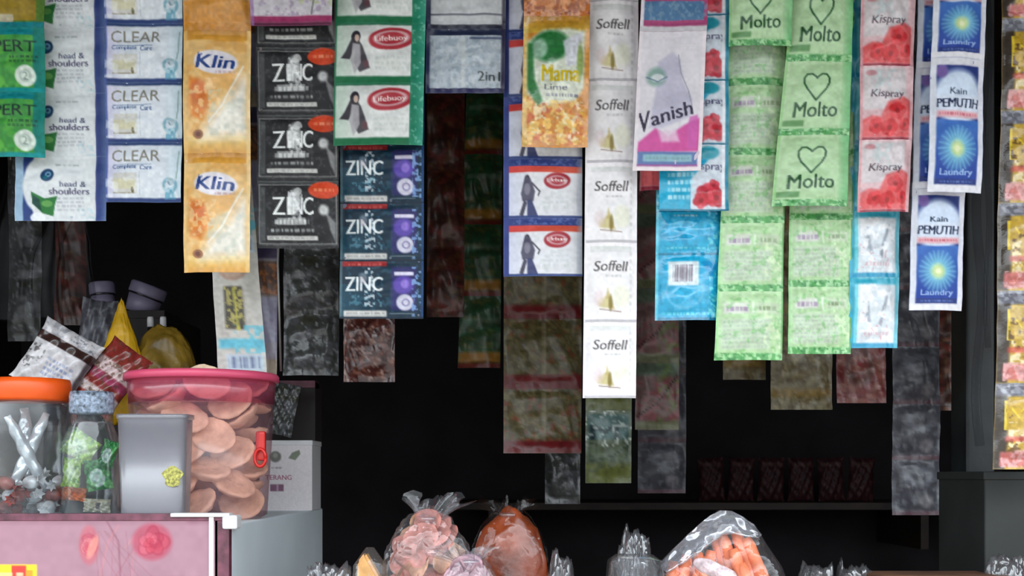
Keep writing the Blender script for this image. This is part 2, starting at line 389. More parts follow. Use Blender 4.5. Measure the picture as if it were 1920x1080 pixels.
def d_klin(w, h):
    c = Cv(w, h, (228,172,96), 7); c.vgrad(0, .09, (190,128,36), (226,160,60)).vgrad(.86, 1, (224,196,120), (214,150,52))
    c.blotch((236,196,130), 26, .45, .7, y0=.08, y1=.9)
    c.poly([(.1,.38),(.32,.44),(.42,.6),(.3,.74),(.12,.7)], (222,120,34), .9, 10).ell(.24, .5, .12, .1, (206,96,30), .6, .5).blotch((240,200,140), 9, .55, .7, .1, .4, .6, .8)
    c.poly([(.98,.36),(.98,.86),(.26,.89),(.45,.72),(.72,.57),(.86,.4)], (238,236,228), .92, 26)
    c.blotch((200,205,190), 12, .5, .5, .4, .5, .98, .86)
    c.line([(.9,.3),(.62,.62),(.4,.76)], 3, (246,246,240), .7)
    c.ell(.5, .27, .33, .1, (230,224,230), 1, .12, rot=.12)
    c.text('Klin', .5, .265, .11, (28,62,132), .56, bold=2.4, rot=-.06, shear=.1).text('So', .27, .2, .03, (40,70,140)).dashes(.5, .335, .8, .375, 1, (190,150,150), .8)
    c.ell(.23, .85, .08, .035, (150,96,70), .9).ell(.23, .85, .04, .02, (90,50,50), .6)
    c.rect(0, 0, .06, 1, (226,184,110), .7).rect(.94, 0, 1, 1, (232,196,130), .7)
    return c.grain(.12, 7)
def d_klin_top(w, h):
    c = Cv(w, h, (180,176,160), 8); c.vgrad(.6, 1, (214,146,60), (200,130,40)).blotch((210,150,80), 14, .5, .6).ell(.3, .35, .12, .1, (120,110,80), .6); return c.grain(.15)
def d_zincb(w, h):
    c = Cv(w, h, (30,30,32), 9); c.blotch((70,70,72), 6, .62, .6)
    c.rect(.0, .0, 1, .03, (70,72,72)).rect(.02, .05, .98, .065, (150,150,148), .8).rect(.02, .93, .98, .945, (150,150,146)).rect(.02, .06, .035, .94, (120,122,120)).rect(.965, .06, .98, .94, (130,130,126))
    c.rect(.04, .1, .1, .9, (110,112,112), .5)
    c.text('Z', .27, .38, .26, (226,228,226), .15, bold=1.2).text('I', .4, .38, .26, (226,228,226), .045, bold=1.4).text('N', .5, .38, .26, (226,228,226), .12, bold=1.2).text('C', .63, .38, .26, (226,228,226), .12, bold=1.2)
    c.ell(.46, .33, .08, .2, (214,216,214), .8, .4).blotch((250,250,250), 5, .5, .6, .38, .15, .56, .6).ell(.5, .16, .05, .06, (190,190,188), .8)
    c.rect(.25, .56, .6, .66, (190,192,190), .7).dashes(.22, .56, .64, .68, 1, (220,220,218)).dashes(.17, .7, .7, .78, 1, (190,192,190)).rect(.12, .82, .74, .88, (214,214,208), .9).dashes(.14, .83, .72, .87, 1, (120,120,120), .6)
    c.ell(.82, .44, .06, .08, (216,216,214), .85, .6).poly([(.84,.46),(.96,.62),(.96,.92),(.9,.74)], (200,200,198), .55, 4)
    c.ell(.82, .14, .19, .13, (206,64,28), 1, .1).dashes(.7, .1, .94, .18, 1, (240,150,110), .8)
    return c.grain(.15, 4)
def d_lilac(w, h):
    c = Cv(w, h, (196,190,196), 10); c.rect(0, .86, 1, .95, (150,40,90)).rect(0, .95, 1, 1, (90,30,60)).blotch((150,130,160), 10, .55, .6, y1=.85).line([(.8,.5),(.75,.84)], 2, (60,80,50)).blotch((180,190,130), 9, .6, .6, x0=.6, y1=.8)
    c.rect(0, 0, .04, 1, (150,110,170), .7); return c.grain(.15)
def woman(c, x, y, s, dark=(44,40,48), dress=(170,166,170)):
    c.ell(x, y-.17*s, .045*s, .09*s, dark).poly([(x-.02*s,y-.2*s),(x-.1*s,y+.02*s),(x-.15*s,y+.12*s),(x-.06*s,y+.14*s),(x,y-.05*s)], dark, .95, 2.5)
    c.poly([(x,y-.18*s),(x+.06*s,y-.05*s),(x+.1*s,y+.1*s),(x+.14*s,y+.28*s),(x+.04*s,y+.33*s),(x-.02*s,y+.2*s)], dark, .85, 2.5)
    c.poly([(x-.03*s,y-.08*s),(x+.04*s,y-.06*s),(x+.05*s,y+.2*s),(x-.01*s,y+.36*s),(x-.05*s,y+.16*s)], dress, .9, 2.5).ell(x+.01*s, y-.15*s, .022*s, .05*s, (206,176,160), .9)
    c.ell(x+.1*s, y+.22*s, .03*s, .06*s, (110,60,66), .6)
def d_lifeg(w, h):
    c = Cv(w, h, (214,216,212), 11); c.hgrad(0, .3, (150,190,160), .5, 0); woman(c, .24, .44, 1.15)
    c.ell(.63, .27, .25, .19, (172,42,54), 1, .1, rot=-.1).ell(.63, .26, .2, .13, (214,190,190), .75, ring=.25, rot=-.1).text('Lifebuoy', .63, .27, .11, (236,220,216), .36, rot=.08, bold=.6)
    c.blotch((232,234,232), 12, .5, .5, .4, .45, .85, .85).dashes(.46, .55, .84, .8, 3, (180,190,184), .45)
    c.rect(0, .88, 1, 1, (12,104,62)).rect(0, 0, 1, .035, (14,100,64)).rect(.85, 0, 1, 1, (20,124,92)).hgrad(.9, 1, (90,180,160), .0, .5).rect(0, 0, .02, 1, (30,110,74))
    c.blotch((150,205,185), 6, .62, .5, x0=.86)
    return c.grain(.08)
def d_lifeb(w, h):
    c = Cv(w, h, (222,222,226), 12); c.hgrad(.05, .35, (190,196,226), .6, 0, y0=.2); 
    c.ell(.3, .36, .035, .08, (58,52,66)).poly([(.27,.3),(.22,.6),(.24,.72),(.38,.72),(.4,.56),(.34,.34)], (78,76,96), .95, 2.5).poly([(.26,.7),(.2,.95),(.25,.97),(.3,.74)], (60,56,74), .9, 2).poly([(.3,.7),(.3,.97),(.44,.97),(.36,.7)], (56,62,104), .95, 2)
    c.line([(.36,.42),(.46,.56),(.44,.62)], 3, (80,76,90)).ell(.3, .52, .04, .1, (150,146,160), .6)
    c.ell(.68, .38, .17, .14, (168,44,56), 1, .12, rot=-.08).ell(.68, .38, .13, .09, (214,186,190), .7, ring=.3).text('Lifebuoy', .68, .38, .09, (238,224,222), .26, bold=.6)
    c.blotch((200,206,204), 9, .5, .4, .45, .55, .85, .95).dashes(.5, .62, .82, .86, 3, (190,196,196), .4)
    c.rect(0, 0, 1, .13, (44,60,124)).blotch((110,130,190), 6, .55, .5, y1=.12).rect(.06, .13, 1, .24, (206,78,56)).hgrad(.06, .6, (206,40,50), .6, 0, .13, .24).rect(0, 0, .07, 1, (48,62,128)).hgrad(.93, 1, (150,156,170), .2, .8).rect(0, .96, 1, 1, (40,60,120))
    return c.grain(.08)
def d_zincblue(w, h):
    c = Cv(w, h, (16,42,60), 13); c.hgrad(0, .5, (28,92,112), .5, 0, .4, .95).blotch((40,90,110), 9, .6, .5)
    c.rect(.03, .0, .56, .09, (150,34,36)).dashes(.1, .02, .5, .1, 1, (220,120,110), .8)
    c.text('ZINC', .29, .4, .25, (222,228,228), .44, bold=1.4).ell(.28, .3, .05, .1, (170,160,170), .5, .5).blotch((230,236,240), 5, .5, .7, .3, .12, .42, .8).blotch((110,170,190), 6, .55, .5, .12, .56, .5, .8)
    c.rect(.05, .86, .56, .96, (196,194,190)).dashes(.08, .88, .54, .94, 1, (110,110,112), .6)
    c.rect(.62, .1, .92, .86, (46,40,104), .85, 5).rect(.65, .19, .88, .25, (214,210,230)).ell(.76, .42, .12, .16, (92,70,168), .95, .3).ell(.78, .4, .05, .08, (160,130,220), .7, .5)
    c.ell(.78, .72, .1, .14, (206,204,218), .95, .2).ell(.79, .72, .05, .07, (110,100,150), .7, ring=.4)
    c.blotch((130,170,220), 6, .5, .8, .86, .1, .97, .95).rect(.97, 0, 1, 1, (20,60,110)).rect(.6, .9, .9, .915, (150,160,165), .7).rect(0, 0, .03, .97, (110,130,136), .6)
    c.rect(0, .97, 1, 1, (14,34,52)); return c.grain(.12, 4)
def d_twoinone(w, h):
    c = Cv(w, h, (176,186,196), 14); c.blotch((140,156,170), 9, .5, .5).blotch((206,212,214), 7, .55, .5).rect(.45, .15, .5, .9, (206,208,206), .6, 4)
    c.text('2in1', .8, .74, .15, (52,60,56), .28, bold=.8)
    c.rect(0, 0, 1, .1, (34,42,70)).rect(0, .92, 1, 1, (38,36,82)).rect(0, 0, .05, 1, (30,42,80)).rect(.95, 0, 1, 1, (44,40,70)).rect(.55, .13, .95, .17, (60,70,110), .7)
    return c.grain(.12)
def d_twotop(w, h):
    c = Cv(w, h, (192,194,196), 15); c.dashes(.2, .45, .8, .6, 2, (140,146,150), .6).rect(0, .8, 1, .82, (60,62,80)).rect(0, .94, 1, 1, (24,26,50)).rect(0, 0, .06, 1, (40,50,80)).rect(.95, 0, 1, 1, (50,44,64)); return c.grain(.1)
def d_red(w, h):
    c = Cv(w, h, (206,110,104), 16); c.rect(0, .35, 1, .6, (176,36,34)).blotch((150,40,44), 12, .5, .6).rect(0, .9, 1, 1, (60,30,60)).rect(0,0,1,.3,(120,60,60),.6); return c.grain(.2)
def d_mama(w, h):
    c = Cv(w, h, (206,130,40), 17); c.vgrad(0, .13, (178,120,30), (200,160,50))
    c.poly([(.04,.2),(.3,.11),(.7,.1),(.95,.12),(.93,.55),(.8,.66),(.3,.7),(.04,.6)], (212,216,196), 1, 8)
    c.ell(.4, .24, .3, .12, (34,112,52), 1, .3, rot=-.15).ell(.24, .26, .12, .08, (170,200,180), .8, .4).poly([(.6,.2),(.9,.12),(.82,.38),(.66,.4)], (206,206,216), .9, 5).poly([(.05,.2),(.14,.22),(.18,.5),(.3,.66),(.22,.7),(.06,.55)], (40,116,56), .9, 5)
    c.ell(.86, .36, .05, .14, (120,150,50), .7, .5)
    c.text('Mama', .57, .45, .13, (206,178,20), .56, bold=2).text('Lime', .5, .56, .045, (90,90,110), .34, bold=.6).dashes(.35, .6, .86, .64, 1, (100,96,120))
    c.blotch((240,196,96), 12, .42, .8, .05, .66, .95, .98).blotch((196,70,30), 10, .6, .6, .05, .68, .95, .98).blotch((236,226,190), 8, .6, .7, .1, .66, .95, .95)
    c.rect(0, .05, .07, 1, (232,206,130), .7, 4).rect(.93, .1, 1, 1, (220,150,70), .6, 4)
    return c.grain(.2, 5)
def d_mamatop(w, h):
    c = Cv(w, h, (188,104,40), 18); c.blotch((220,160,120), 9, .5, .6).blotch((120,50,30), 9, .6, .6); return c.grain(.2)
def d_soffell(w, h):
    c = Cv(w, h, (242,236,238), 19); c.rect(.06, .05, .94, .95, (234,232,232), .5, 4); c.vgrad(.05, .12, (200,206,198), (214,212,212), .6, .1, .9)
    c.text('Soffell', .5, .3, .13, (78,72,72), .62, shear=.15, bold=.8).dashes(.4, .4, .72, .45, 1, (150,150,148), .5)
    c.poly([(.28,.8),(.42,.66),(.44,.58),(.5,.7),(.58,.84)], (186,166,96), .9, 5).ell(.38, .76, .12, .06, (212,200,150), .8, .6).ell(.5, .76, .04, .1, (128,112,52), .8, .5).ell(.7, .68, .16, .14, (230,230,204), .7, .5)
    c.line([(.3,.84),(.7,.87)], 2, (140,110,96), .8).ell(.28, .7, .1, .1, (224,200,200), .5, .6)
    c.dashes(.86, .1, .9, .9, 9, (180,176,174), .5).rect(0, .965, 1, 1, (190,186,190)).rect(0, 0, .03, 1, (232,226,228))
    return c.grain(.06)
def d_vanish(w, h):
    c = Cv(w, h, (220,214,220), 20)
    c.poly([(.3,.22),(.5,.15),(.62,.2),(.68,.36),(.82,.5),(.8,.62),(.4,.7),(.2,.7),(.28,.44)], (184,180,200), .9, 6).line([(.6,.17),(.64,.3),(.76,.42),(.82,.54),(.8,.6)], 1.6, (120,122,140), .8)
    c.ell(.28, .33, .14, .07, (120,160,146), .8, .5).ell(.3, .34, .1, .03, (230,230,232), .8, .4).line([(.14,.33),(.3,.37),(.44,.33)], 2, (90,110,140))
    c.poly([(.06,.8),(.3,.7),(.5,.76),(.72,.68),(.95,.62),(.97,.86),(.04,.88)], (206,74,150), .95, 5).poly([(.34,.72),(.6,.72),(.66,.8),(.4,.8)], (224,196,214), .8, 6).poly([(.76,.7),(.8,.62),(.92,.6),(.92,.84),(.78,.84)], (204,90,170), .8, 3)
    c.text('V', .13, .655, .14, (44,38,62), .16, rot=.18, shear=.2, bold=1.6).text('anish', .53, .595, .1, (44,38,62), .62, rot=.3, shear=.1, bold=1.8)
    c.rect(.06, .865, .94, .96, (96,120,170)).rect(.14, .885, .86, .935, (136,178,190)).dashes(.18, .895, .82, .925, 1, (120,140,150), .6).rect(.05, .955, .95, .97, (160,80,150))
    c.rect(0, 0, .05, 1, (228,218,222)).rect(.95, 0, 1, 1, (232,220,224)).rect(0, .97, 1, 1, (234,220,222))
    c.dashes(.6, .08, .9, .14, 3, (200,196,200), .5)
    return c.grain(.06)
def d_vanishtop(w, h):
    c = Cv(w, h, (170,60,110), 21); c.vgrad(0, .5, (190,60,130), (160,50,90)).rect(.05, .62, .95, .86, (70,110,150)).blotch((120,150,170), 6, .55, .6, y0=.62, y1=.86).rect(0, .88, 1, .93, (160,60,110)).rect(0, 0, .05, 1, (220,214,220)).rect(0, .93, 1, 1, (200,196,200)); return c.grain(.1)
def flowers(c, pts, s=1, col=(206,48,52)):
    for x, y, r in pts:
        for k in range(5):
            a = k*1.256+x*9; c.ell(x+.6*r*math.cos(a), y+.6*r*math.sin(a)*c.w/c.h, r*.62, r*.62*c.w/c.h, tuple(min(255, v+18*((k*7)%3-1)) for v in col), .85, .3)
        c.ell(x, y, r*.35, r*.35*c.w/c.h, tuple(int(v*.72) for v in col), .8, .4)
def d_kisaqua(w, h):
    c = Cv(w, h, (206,214,224), 22); c.rect(0, 0, .45, 1, (20,160,198)).poly([(.1,.1),(.75,.18),(.45,.52),(.42,1),(0,1),(0,.1)], (24,166,204), 1, 4)
    c.dashes(.12, .4, .5, .85, 4, (190,226,236), .9).ell(.7, .12, .16, .1, (20,150,170), .9, .3).text('Kispray', .7, .34, .14, (70,70,110), .5, bold=.8)
    flowers(c, [(.68,.74,.13),(.82,.8,.12),(.6,.84,.1),(.78,.62,.08)], 1, (206,50,66)); c.rect(.9, 0, .95, 1, (226,232,238)).rect(.95, 0, 1, 1, (20,130,160)).rect(0, .97, 1, 1, (18,110,140))
    return c.grain(.12)
def d_cyan(w, h):
    c = Cv(w, h, (26,172,214), 23); c.rect(.12, .08, .9, .7, (60,176,222), .8, 5).poly([(.2,.15),(.55,.3),(.8,.1),(.8,.45),(.3,.45)], (110,200,232), .5, 8).blotch((120,226,240), 8, .58, .8, .75, .05, .97, .95).blotch((10,140,190), 9, .55, .5)
    c.dashes(.25, .04, .6, .12, 1, (220,240,246)).dashes(.15, .8, .9, .88, 1, (140,230,240), .8).rect(0, .96, 1, 1, (10,120,160)).rect(0, 0, .04, 1, (120,220,236), .7); return c.grain(.15)
def d_cyanbar(w, h):
    c = Cv(w, h, (22,168,214), 24); c.blotch((90,190,230), 14, .45, .6, .1, .4, .8, .85).ell(.42, .55, .28, .28, (130,196,230), .5, .1, ring=.12)
    c.rect(.18, .1, .62, .47, (214,226,230), 1, 3)
    for k in range(13): c.rect(.25+k*.023, .15, .25+k*.023+.011+.004*(k % 3), .41, (110,90,110), .8, 1)
    c.blotch((110,232,240), 7, .5, .9, .78, .1, .96, .95).poly([(.65,.1),(.95,.1),(.8,.35)], (20,140,200), .8, 3).dashes(.1, .86, .9, .94, 1, (120,228,240), .9).rect(0, .96, 1, 1, (10,120,160)).rect(0, 0, .04, 1, (110,214,232), .8); return c.grain(.15)
GR = (174,206,156)
def wavyband(c, y0, y1):
    c.rect(0, y0, 1, y1, (72,156,76), .9, 3).blotch((176,222,164), 6, .5, .8, 0, y0, 1, y1).blotch((24,110,44), 5, .6, .7, 0, y0, 1, y1)
def d_molto(w, h):
    c = Cv(w, h, GR, 25); c.hgrad(.85, 1, (70,170,90), .2, .9).ell(.55, .5, .5, .5, (184,220,172), .5, .8)
    X, Y = .48, .34
    for sx in (-1, 1):
        pts = [(X, Y+.2)]+[(X+sx*a*.19, Y+b*.2) for a, b in ((.35,.62),(.72,.25),(.95,-.15),(.98,-.5),(.75,-.78),(.4,-.8),(.12,-.62),(0,-.5))]
        c.line(pts, 3.2, (30,84,44))
    c.text('Molto', .49, .66, .2, (32,78,44), .62, bold=1.3, rot=.03, shear=.05)
    c.rect(.04, .8, .34, .88, (84,140,78), .9, 3).dashes(.5, .86, .9, .92, 1, (150,190,130), .7)
    c.rect(0, 0, .04, 1, (140,196,120), .8)
    wavyband(c, .91, 1.01); return c.grain(.1)
def d_greenback(w, h):
    c = Cv(w, h, (178,212,160), 26); c.rect(.1, .17, .48, .33, (214,212,206), .8, 3).dashes(.14, .2, .46, .32, 1, (150,120,160), .9).rect(.58, .17, .92, .33, (196,210,180), .8, 3).dashes(.62, .2, .9, .31, 1, (130,150,110), .9).rect(.52, .16, .55, .36, (226,232,220), .8)
    c.rect(.08, .4, .8, .85, (198,208,192), .6, 5).dashes(.1, .42, .78, .84, 7, (160,172,160), .5).blotch((214,230,190), 8, .55, .7, .7, .3, 1, .95).blotch((120,190,110), 7, .66, .6)
    c.rect(.98, 0, 1, 1, (60,140,60)).rect(0, 0, .03, 1, (150,210,140)); wavyband(c, .9, 1.01); return c.grain(.12)
def d_kispink(w, h):
    c = Cv(w, h, (226,186,190), 27); c.rect(.06, .03, .86, .6, (214,208,210), .85, 5).blotch((190,214,214), 9, .55, .5, .2, .05, .8, .4)
    c.poly([(0,.75),(.2,.68),(.38,.7),(.5,.5),(.8,.42),(1,.5),(1,.97),(0,.97)], (226,84,86), .9, 5); flowers(c, [(.68,.62,.14),(.3,.82,.12),(.55,.84,.13),(.84,.8,.1)], 1, (218,52,58))
    c.text('Kispray', .5, .4, .13, (84,64,78), .62, shear=.1, bold=.8).ell(.2, .1, .1, .04, (200,110,120), .6, .4).rect(0, .97, 1, 1, (150,40,60)).rect(.93, 0, 1, 1, (220,180,184), .8).rect(0, 0, .05, 1, (214,150,156), .8); return c.grain(.12)
def d_cyanwhite(w, h):
    c = Cv(w, h, (216,224,230), 28); c.rect(0, 0, .1, 1, (40,166,196)).rect(.1, 0, .16, 1, (110,210,222)).rect(0, 0, 1, .1, (50,170,196), 1, 6).rect(0, .93, 1, 1, (30,150,190)).rect(.92, 0, 1, 1, (90,190,210), .8)
    c.poly([(.22,.2),(.34,.25),(.44,.62),(.38,.7)], (150,158,170), .8, 4).poly([(.78,.2),(.7,.3),(.58,.66),(.64,.7)], (120,126,140), .7, 4).blotch((246,246,248), 10, .5, .8, .2, .1, .9, .9).blotch((214,150,160), 5, .68, .6, .15, .5, .8, .9).dashes(.3, .75, .8, .85, 1, (200,150,160), .6); return c.grain(.1)
def d_pemutih(w, h):
    c = Cv(w, h, (36,54,124), 29); c.ell(.5, .3, .44, .21, (206,220,240), 1, .25).rect(.1, .28, .9, .42, (214,222,238), .9, 6).rect(.02, .4, .98, .45, (226,170,176), .9, 4)
    c.ell(.2, .1, .1, .05, (120,90,160), .9, .4).vgrad(.47, .9, (60,110,190), (30,60,150), 1, .1, .9)
    for k in range(24):
        a = k*math.pi/12; c.line([(.5,.68),(.5+.34*math.cos(a), .68+.17*math.sin(a))], 2.5, (130,200,226), .55, 3)
    c.ell(.5, .68, .26, .13, (130,206,220), .75, .9).ell(.5, .68, .12, .06, (214,228,150), .9, .7).ell(.5, .68, .05, .025, (240,244,200), .9, .6)
    c.text('Kain', .5, .25, .045, (34,50,76), .32, bold=.8).text('PEMUTIH', .5, .34, .07, (24,38,74), .76, bold=1.5, shear=.08).dashes(.15, .405, .85, .44, 1, (206,90,110), .9)
    c.text('Laundry', .5, .86, .06, (150,180,226), .6, bold=1).dashes(.2, .91, .8, .935, 1, (120,150,210), .7)
    c.rect(0, 0, .11, 1, (216,218,228), 1, 2).rect(.89, 0, 1, 1, (220,220,230), 1, 2).rect(0, 0, 1, .055, (216,214,222)).rect(0, .945, 1, 1, (226,224,230)); return c.grain(.08)
def d_mie(w, h):
    c = Cv(w, h, (196,160,60), 30); c.rect(0, 0, 1, .16, (116,116,126), 1, 4).blotch((170,172,182), 8, .5, .7, 0, 0, 1, .16).rect(0, .15, .18, 1, (48,40,40), .9, 5)  # dark band at the left is shadow painted into the print
    c.text('Mie', .6, .38, .34, (232,200,50), .9, bold=4).text('Mie', .6, .38, .34, (120,70,24), .86, bold=0, al=.35)
    c.blotch((240,226,190), 9, .5, .8, .2, .45, 1, .9).blotch((90,60,30), 9, .62, .8, .15, .3, 1, .95).rect(.1, .8, 1, .97, (206,110,110), .9, 5).blotch((230,180,180), 8, .5, .7, .1, .78, 1, .98).rect(.15, .62, 1, .68, (196,60,50), .7, 4)
    return c.grain(.2, 5)
# dim goods hanging inside
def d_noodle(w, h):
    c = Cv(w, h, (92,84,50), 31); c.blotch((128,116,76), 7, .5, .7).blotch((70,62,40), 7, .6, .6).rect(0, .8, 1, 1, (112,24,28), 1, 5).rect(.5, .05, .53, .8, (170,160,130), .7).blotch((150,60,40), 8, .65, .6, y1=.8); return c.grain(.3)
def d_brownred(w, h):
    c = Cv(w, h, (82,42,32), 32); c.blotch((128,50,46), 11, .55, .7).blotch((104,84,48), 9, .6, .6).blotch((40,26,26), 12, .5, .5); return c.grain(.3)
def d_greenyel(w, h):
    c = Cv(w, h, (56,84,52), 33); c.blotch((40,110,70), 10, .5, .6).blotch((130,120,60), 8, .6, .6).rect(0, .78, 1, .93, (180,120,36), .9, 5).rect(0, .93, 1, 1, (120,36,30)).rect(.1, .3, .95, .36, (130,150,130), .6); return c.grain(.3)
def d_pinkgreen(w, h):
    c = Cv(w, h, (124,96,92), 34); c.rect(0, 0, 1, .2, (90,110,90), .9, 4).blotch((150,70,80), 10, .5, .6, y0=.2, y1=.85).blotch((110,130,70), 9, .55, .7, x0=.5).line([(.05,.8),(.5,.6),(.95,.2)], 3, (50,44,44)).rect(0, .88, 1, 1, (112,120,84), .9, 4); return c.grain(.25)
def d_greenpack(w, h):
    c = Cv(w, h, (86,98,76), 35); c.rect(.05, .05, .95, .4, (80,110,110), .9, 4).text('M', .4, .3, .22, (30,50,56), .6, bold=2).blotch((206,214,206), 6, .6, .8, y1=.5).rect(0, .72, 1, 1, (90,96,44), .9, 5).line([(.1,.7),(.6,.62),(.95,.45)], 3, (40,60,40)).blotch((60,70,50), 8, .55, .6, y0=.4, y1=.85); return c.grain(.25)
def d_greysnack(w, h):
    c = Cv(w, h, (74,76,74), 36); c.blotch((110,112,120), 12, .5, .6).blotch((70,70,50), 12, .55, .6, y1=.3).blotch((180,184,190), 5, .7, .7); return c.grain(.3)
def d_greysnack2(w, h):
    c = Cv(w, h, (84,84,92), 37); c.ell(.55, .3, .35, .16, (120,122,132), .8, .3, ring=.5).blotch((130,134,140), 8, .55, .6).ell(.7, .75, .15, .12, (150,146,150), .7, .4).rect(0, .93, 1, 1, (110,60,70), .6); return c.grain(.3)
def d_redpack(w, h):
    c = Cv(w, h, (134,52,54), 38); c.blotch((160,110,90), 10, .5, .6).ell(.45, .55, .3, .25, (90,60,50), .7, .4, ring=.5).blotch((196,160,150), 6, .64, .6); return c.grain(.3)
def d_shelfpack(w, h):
    c = Cv(w, h, (62,28,32), 60); c.blotch((84,40,42), 10, .5, .6).blotch((36,20,24), 9, .55, .6).rect(.1, .1, .9, .2, (96,70,66), .6, 4); return c.grain(.3)  # print colours darkened to stand in for the shade on the shelf
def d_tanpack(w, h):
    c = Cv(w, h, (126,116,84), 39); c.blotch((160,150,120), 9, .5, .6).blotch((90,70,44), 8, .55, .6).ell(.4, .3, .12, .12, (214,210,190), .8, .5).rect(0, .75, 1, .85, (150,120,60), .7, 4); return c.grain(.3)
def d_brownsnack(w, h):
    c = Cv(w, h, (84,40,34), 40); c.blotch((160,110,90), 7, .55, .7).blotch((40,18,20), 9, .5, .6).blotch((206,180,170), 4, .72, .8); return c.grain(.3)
def d_tallwhite(w, h):
    c = Cv(w, h, (206,204,196), 41); c.ell(.45, .12, .3, .09, (196,160,140), .9, .2).ell(.45, .12, .22, .06, (216,190,170), .8, .3)
    c.rect(.24, .26, .64, .62, (70,66,56), .85, 4).blotch((206,196,110), 6, .5, .8, .24, .26, .64, .62).line([(.46,.28),(.5,.62)], 4, (200,196,90), .8)
    c.rect(.05, .7, 1, .78, (90,190,216), .9, 6).blotch((110,200,220), 8, .45, .8, .4, .58, 1, .82).rect(.2, .83, .95, .97, (196,214,226), 1, 3)
    for k in range(16): c.rect(.25+k*.042, .85, .262+k*.042+.008*(k % 3), .95, (96,110,150), .8, 1)
    return c.grain(.12)
def d_talllilac(w, h):
    c = Cv(w, h, (150,146,158), 42); c.rect(0, 0, 1, .12, (60,52,84), .9, 4).rect(0, .14, 1, .4, (92,66,54), .9, 5).blotch((180,110,60), 6, .5, .8, 0, .16, 1, .4).vgrad(.42, .75, (150,148,172), (140,138,160)).blotch((120,190,206), 8, .5, .7, 0, .75, .6, .9).vgrad(.88, 1, (160,150,130), (170,160,140)); return c.grain(.15)
def d_whitebrown(w, h):
    c = Cv(w, h, (214,212,214), 43); c.rect(0, .2, 1, .33, (56,36,32)).blotch((150,150,156), 9, .5, .6, 0, 0, 1, .2).rect(0, .9, 1, 1, (206,204,204)).blotch((90,86,86), 8, .6, .8, 0, .4, .3, .8).dashes(.4, .5, .85, .8, 4, (110,130,180), .7).rect(.93, .3, 1, 1, (50,40,44), .8, 4).blotch((100,100,110), 5, .6, .7, .5, .05, .95, .18); return c.grain(.12)
def d_redwhite(w, h):
    c = Cv(w, h, (140,50,44), 44); c.rect(0, .3, 1, .5, (214,196,196), .9, 5).rect(0, .5, 1, .62, (160,60,96), .9, 4).rect(0, .72, 1, .85, (220,210,208), .9, 5).blotch((180,80,40), 8, .5, .7, 0, .85, 1, 1).blotch((90,60,40), 7, .6, .6); return c.grain(.2)
def d_panel(w, h):           # pink panel with roses; w,h in pixels
    c = Cv(w, h, (160,118,132), 45); f = lambda x, y: (x/w, y/h); ox = 60
    c.vgrad(0, .06, (110,58,78), (154,112,126)).blotch((166,126,138), 60, .4, .5)
    q = lambda pts: [f(x+ox, y) for x, y in pts]
    c.line(q([(212,10),(236,50),(240,115),(238,200)]), 4, (140,90,104), .8).line(q([(236,20),(216,50),(200,112)]), 3, (196,120,128), .6).line(q([(268,40),(262,110),(280,180)]), 2.5, (190,120,132), .6).line(q([(250,60),(275,30)]), 3, (190,130,130), .6)
    rs = np.random.default_rng(8)
    def rose(x, y, R, sq, cols):
        c.ell((x+ox)/w, y/h, R*sq/w, R/h, cols[0], .75, .25)
        for k in range(16):
            a = k*2.399; q = R*(.92-.05*k); cxx = x+math.cos(a)*R*.34*(1-k/18)*sq; cyy = y+math.sin(a)*R*.34*(1-k/18)
            c.ell((cxx+ox)/w, cyy/h, q*.62*sq/w, q*.5/h, cols[1+k % 3], .55, .3, rot=a)
            c.ell((cxx+ox)/w, cyy/h, q*.62*sq/w, q*.5/h, cols[4], .55, .2, ring=.13, rot=a)
    rose(302, 50, 34, 1.15, [(176,66,88),(190,60,80),(206,96,112),(168,44,70),(140,34,62)])
    rose(178, 56, 36, .55, [(184,92,104),(196,84,98),(214,130,134),(180,70,88),(150,48,72)])
    for k in range(10): c.line(q([(160+rs.uniform(0,150),30),(170+rs.uniform(0,140),120)]), 1.6, (150,84,96), .4)
    c.ell((185+ox)/w, 60/h, 8/w, 22/h, (226,150,130), .7, .4, rot=.4)
    c.rect(0, 92/h, (76+ox)/w, 1, (244,206,40)).rect((26+ox)/w, 94/h, (55+ox)/w, 1, (206,60,50)).dashes((0+ox)/w, 104/h, (50+ox)/w, 116/h, 1, (250,230,180)).rect((54+ox)/w, 102/h, (68+ox)/w, 1, (240,150,40))
    return c.grain(.05, 12)
def d_whitebox(w, h):
    c = Cv(w, h, (232,226,228), 46); c.ell(.3, .22, .11, .08, (110,110,104), .9, .3).ell(.3, .2, .05, .04, (170,170,160), .7, .4).poly([(.55,.24),(.62,.16),(.76,.12),(.78,.18),(.68,.27)], (120,130,110), .9, 3)
    c.dashes(.22, .36, .44, .4, 1, (150,130,140)).text('TERANG', .36, .52, .07, (170,84,110), .5, bold=.6).rect(.2, .62, .46, .72, (120,70,100), .8, 3).rect(.32, .62, .36, .72, (200,170,190), .8); return c.grain(.05)
def d_cup(w, h):
    c = Cv(w, h, (214,212,218), 47); c.rect(.62, 0, .66, 1, (226,224,228), .7, 4).ell(.86, .62, .13, .1, (196,196,90), .7, .4).ell(.9, .53, .05, .08, (90,96,80), .6, .5); return c

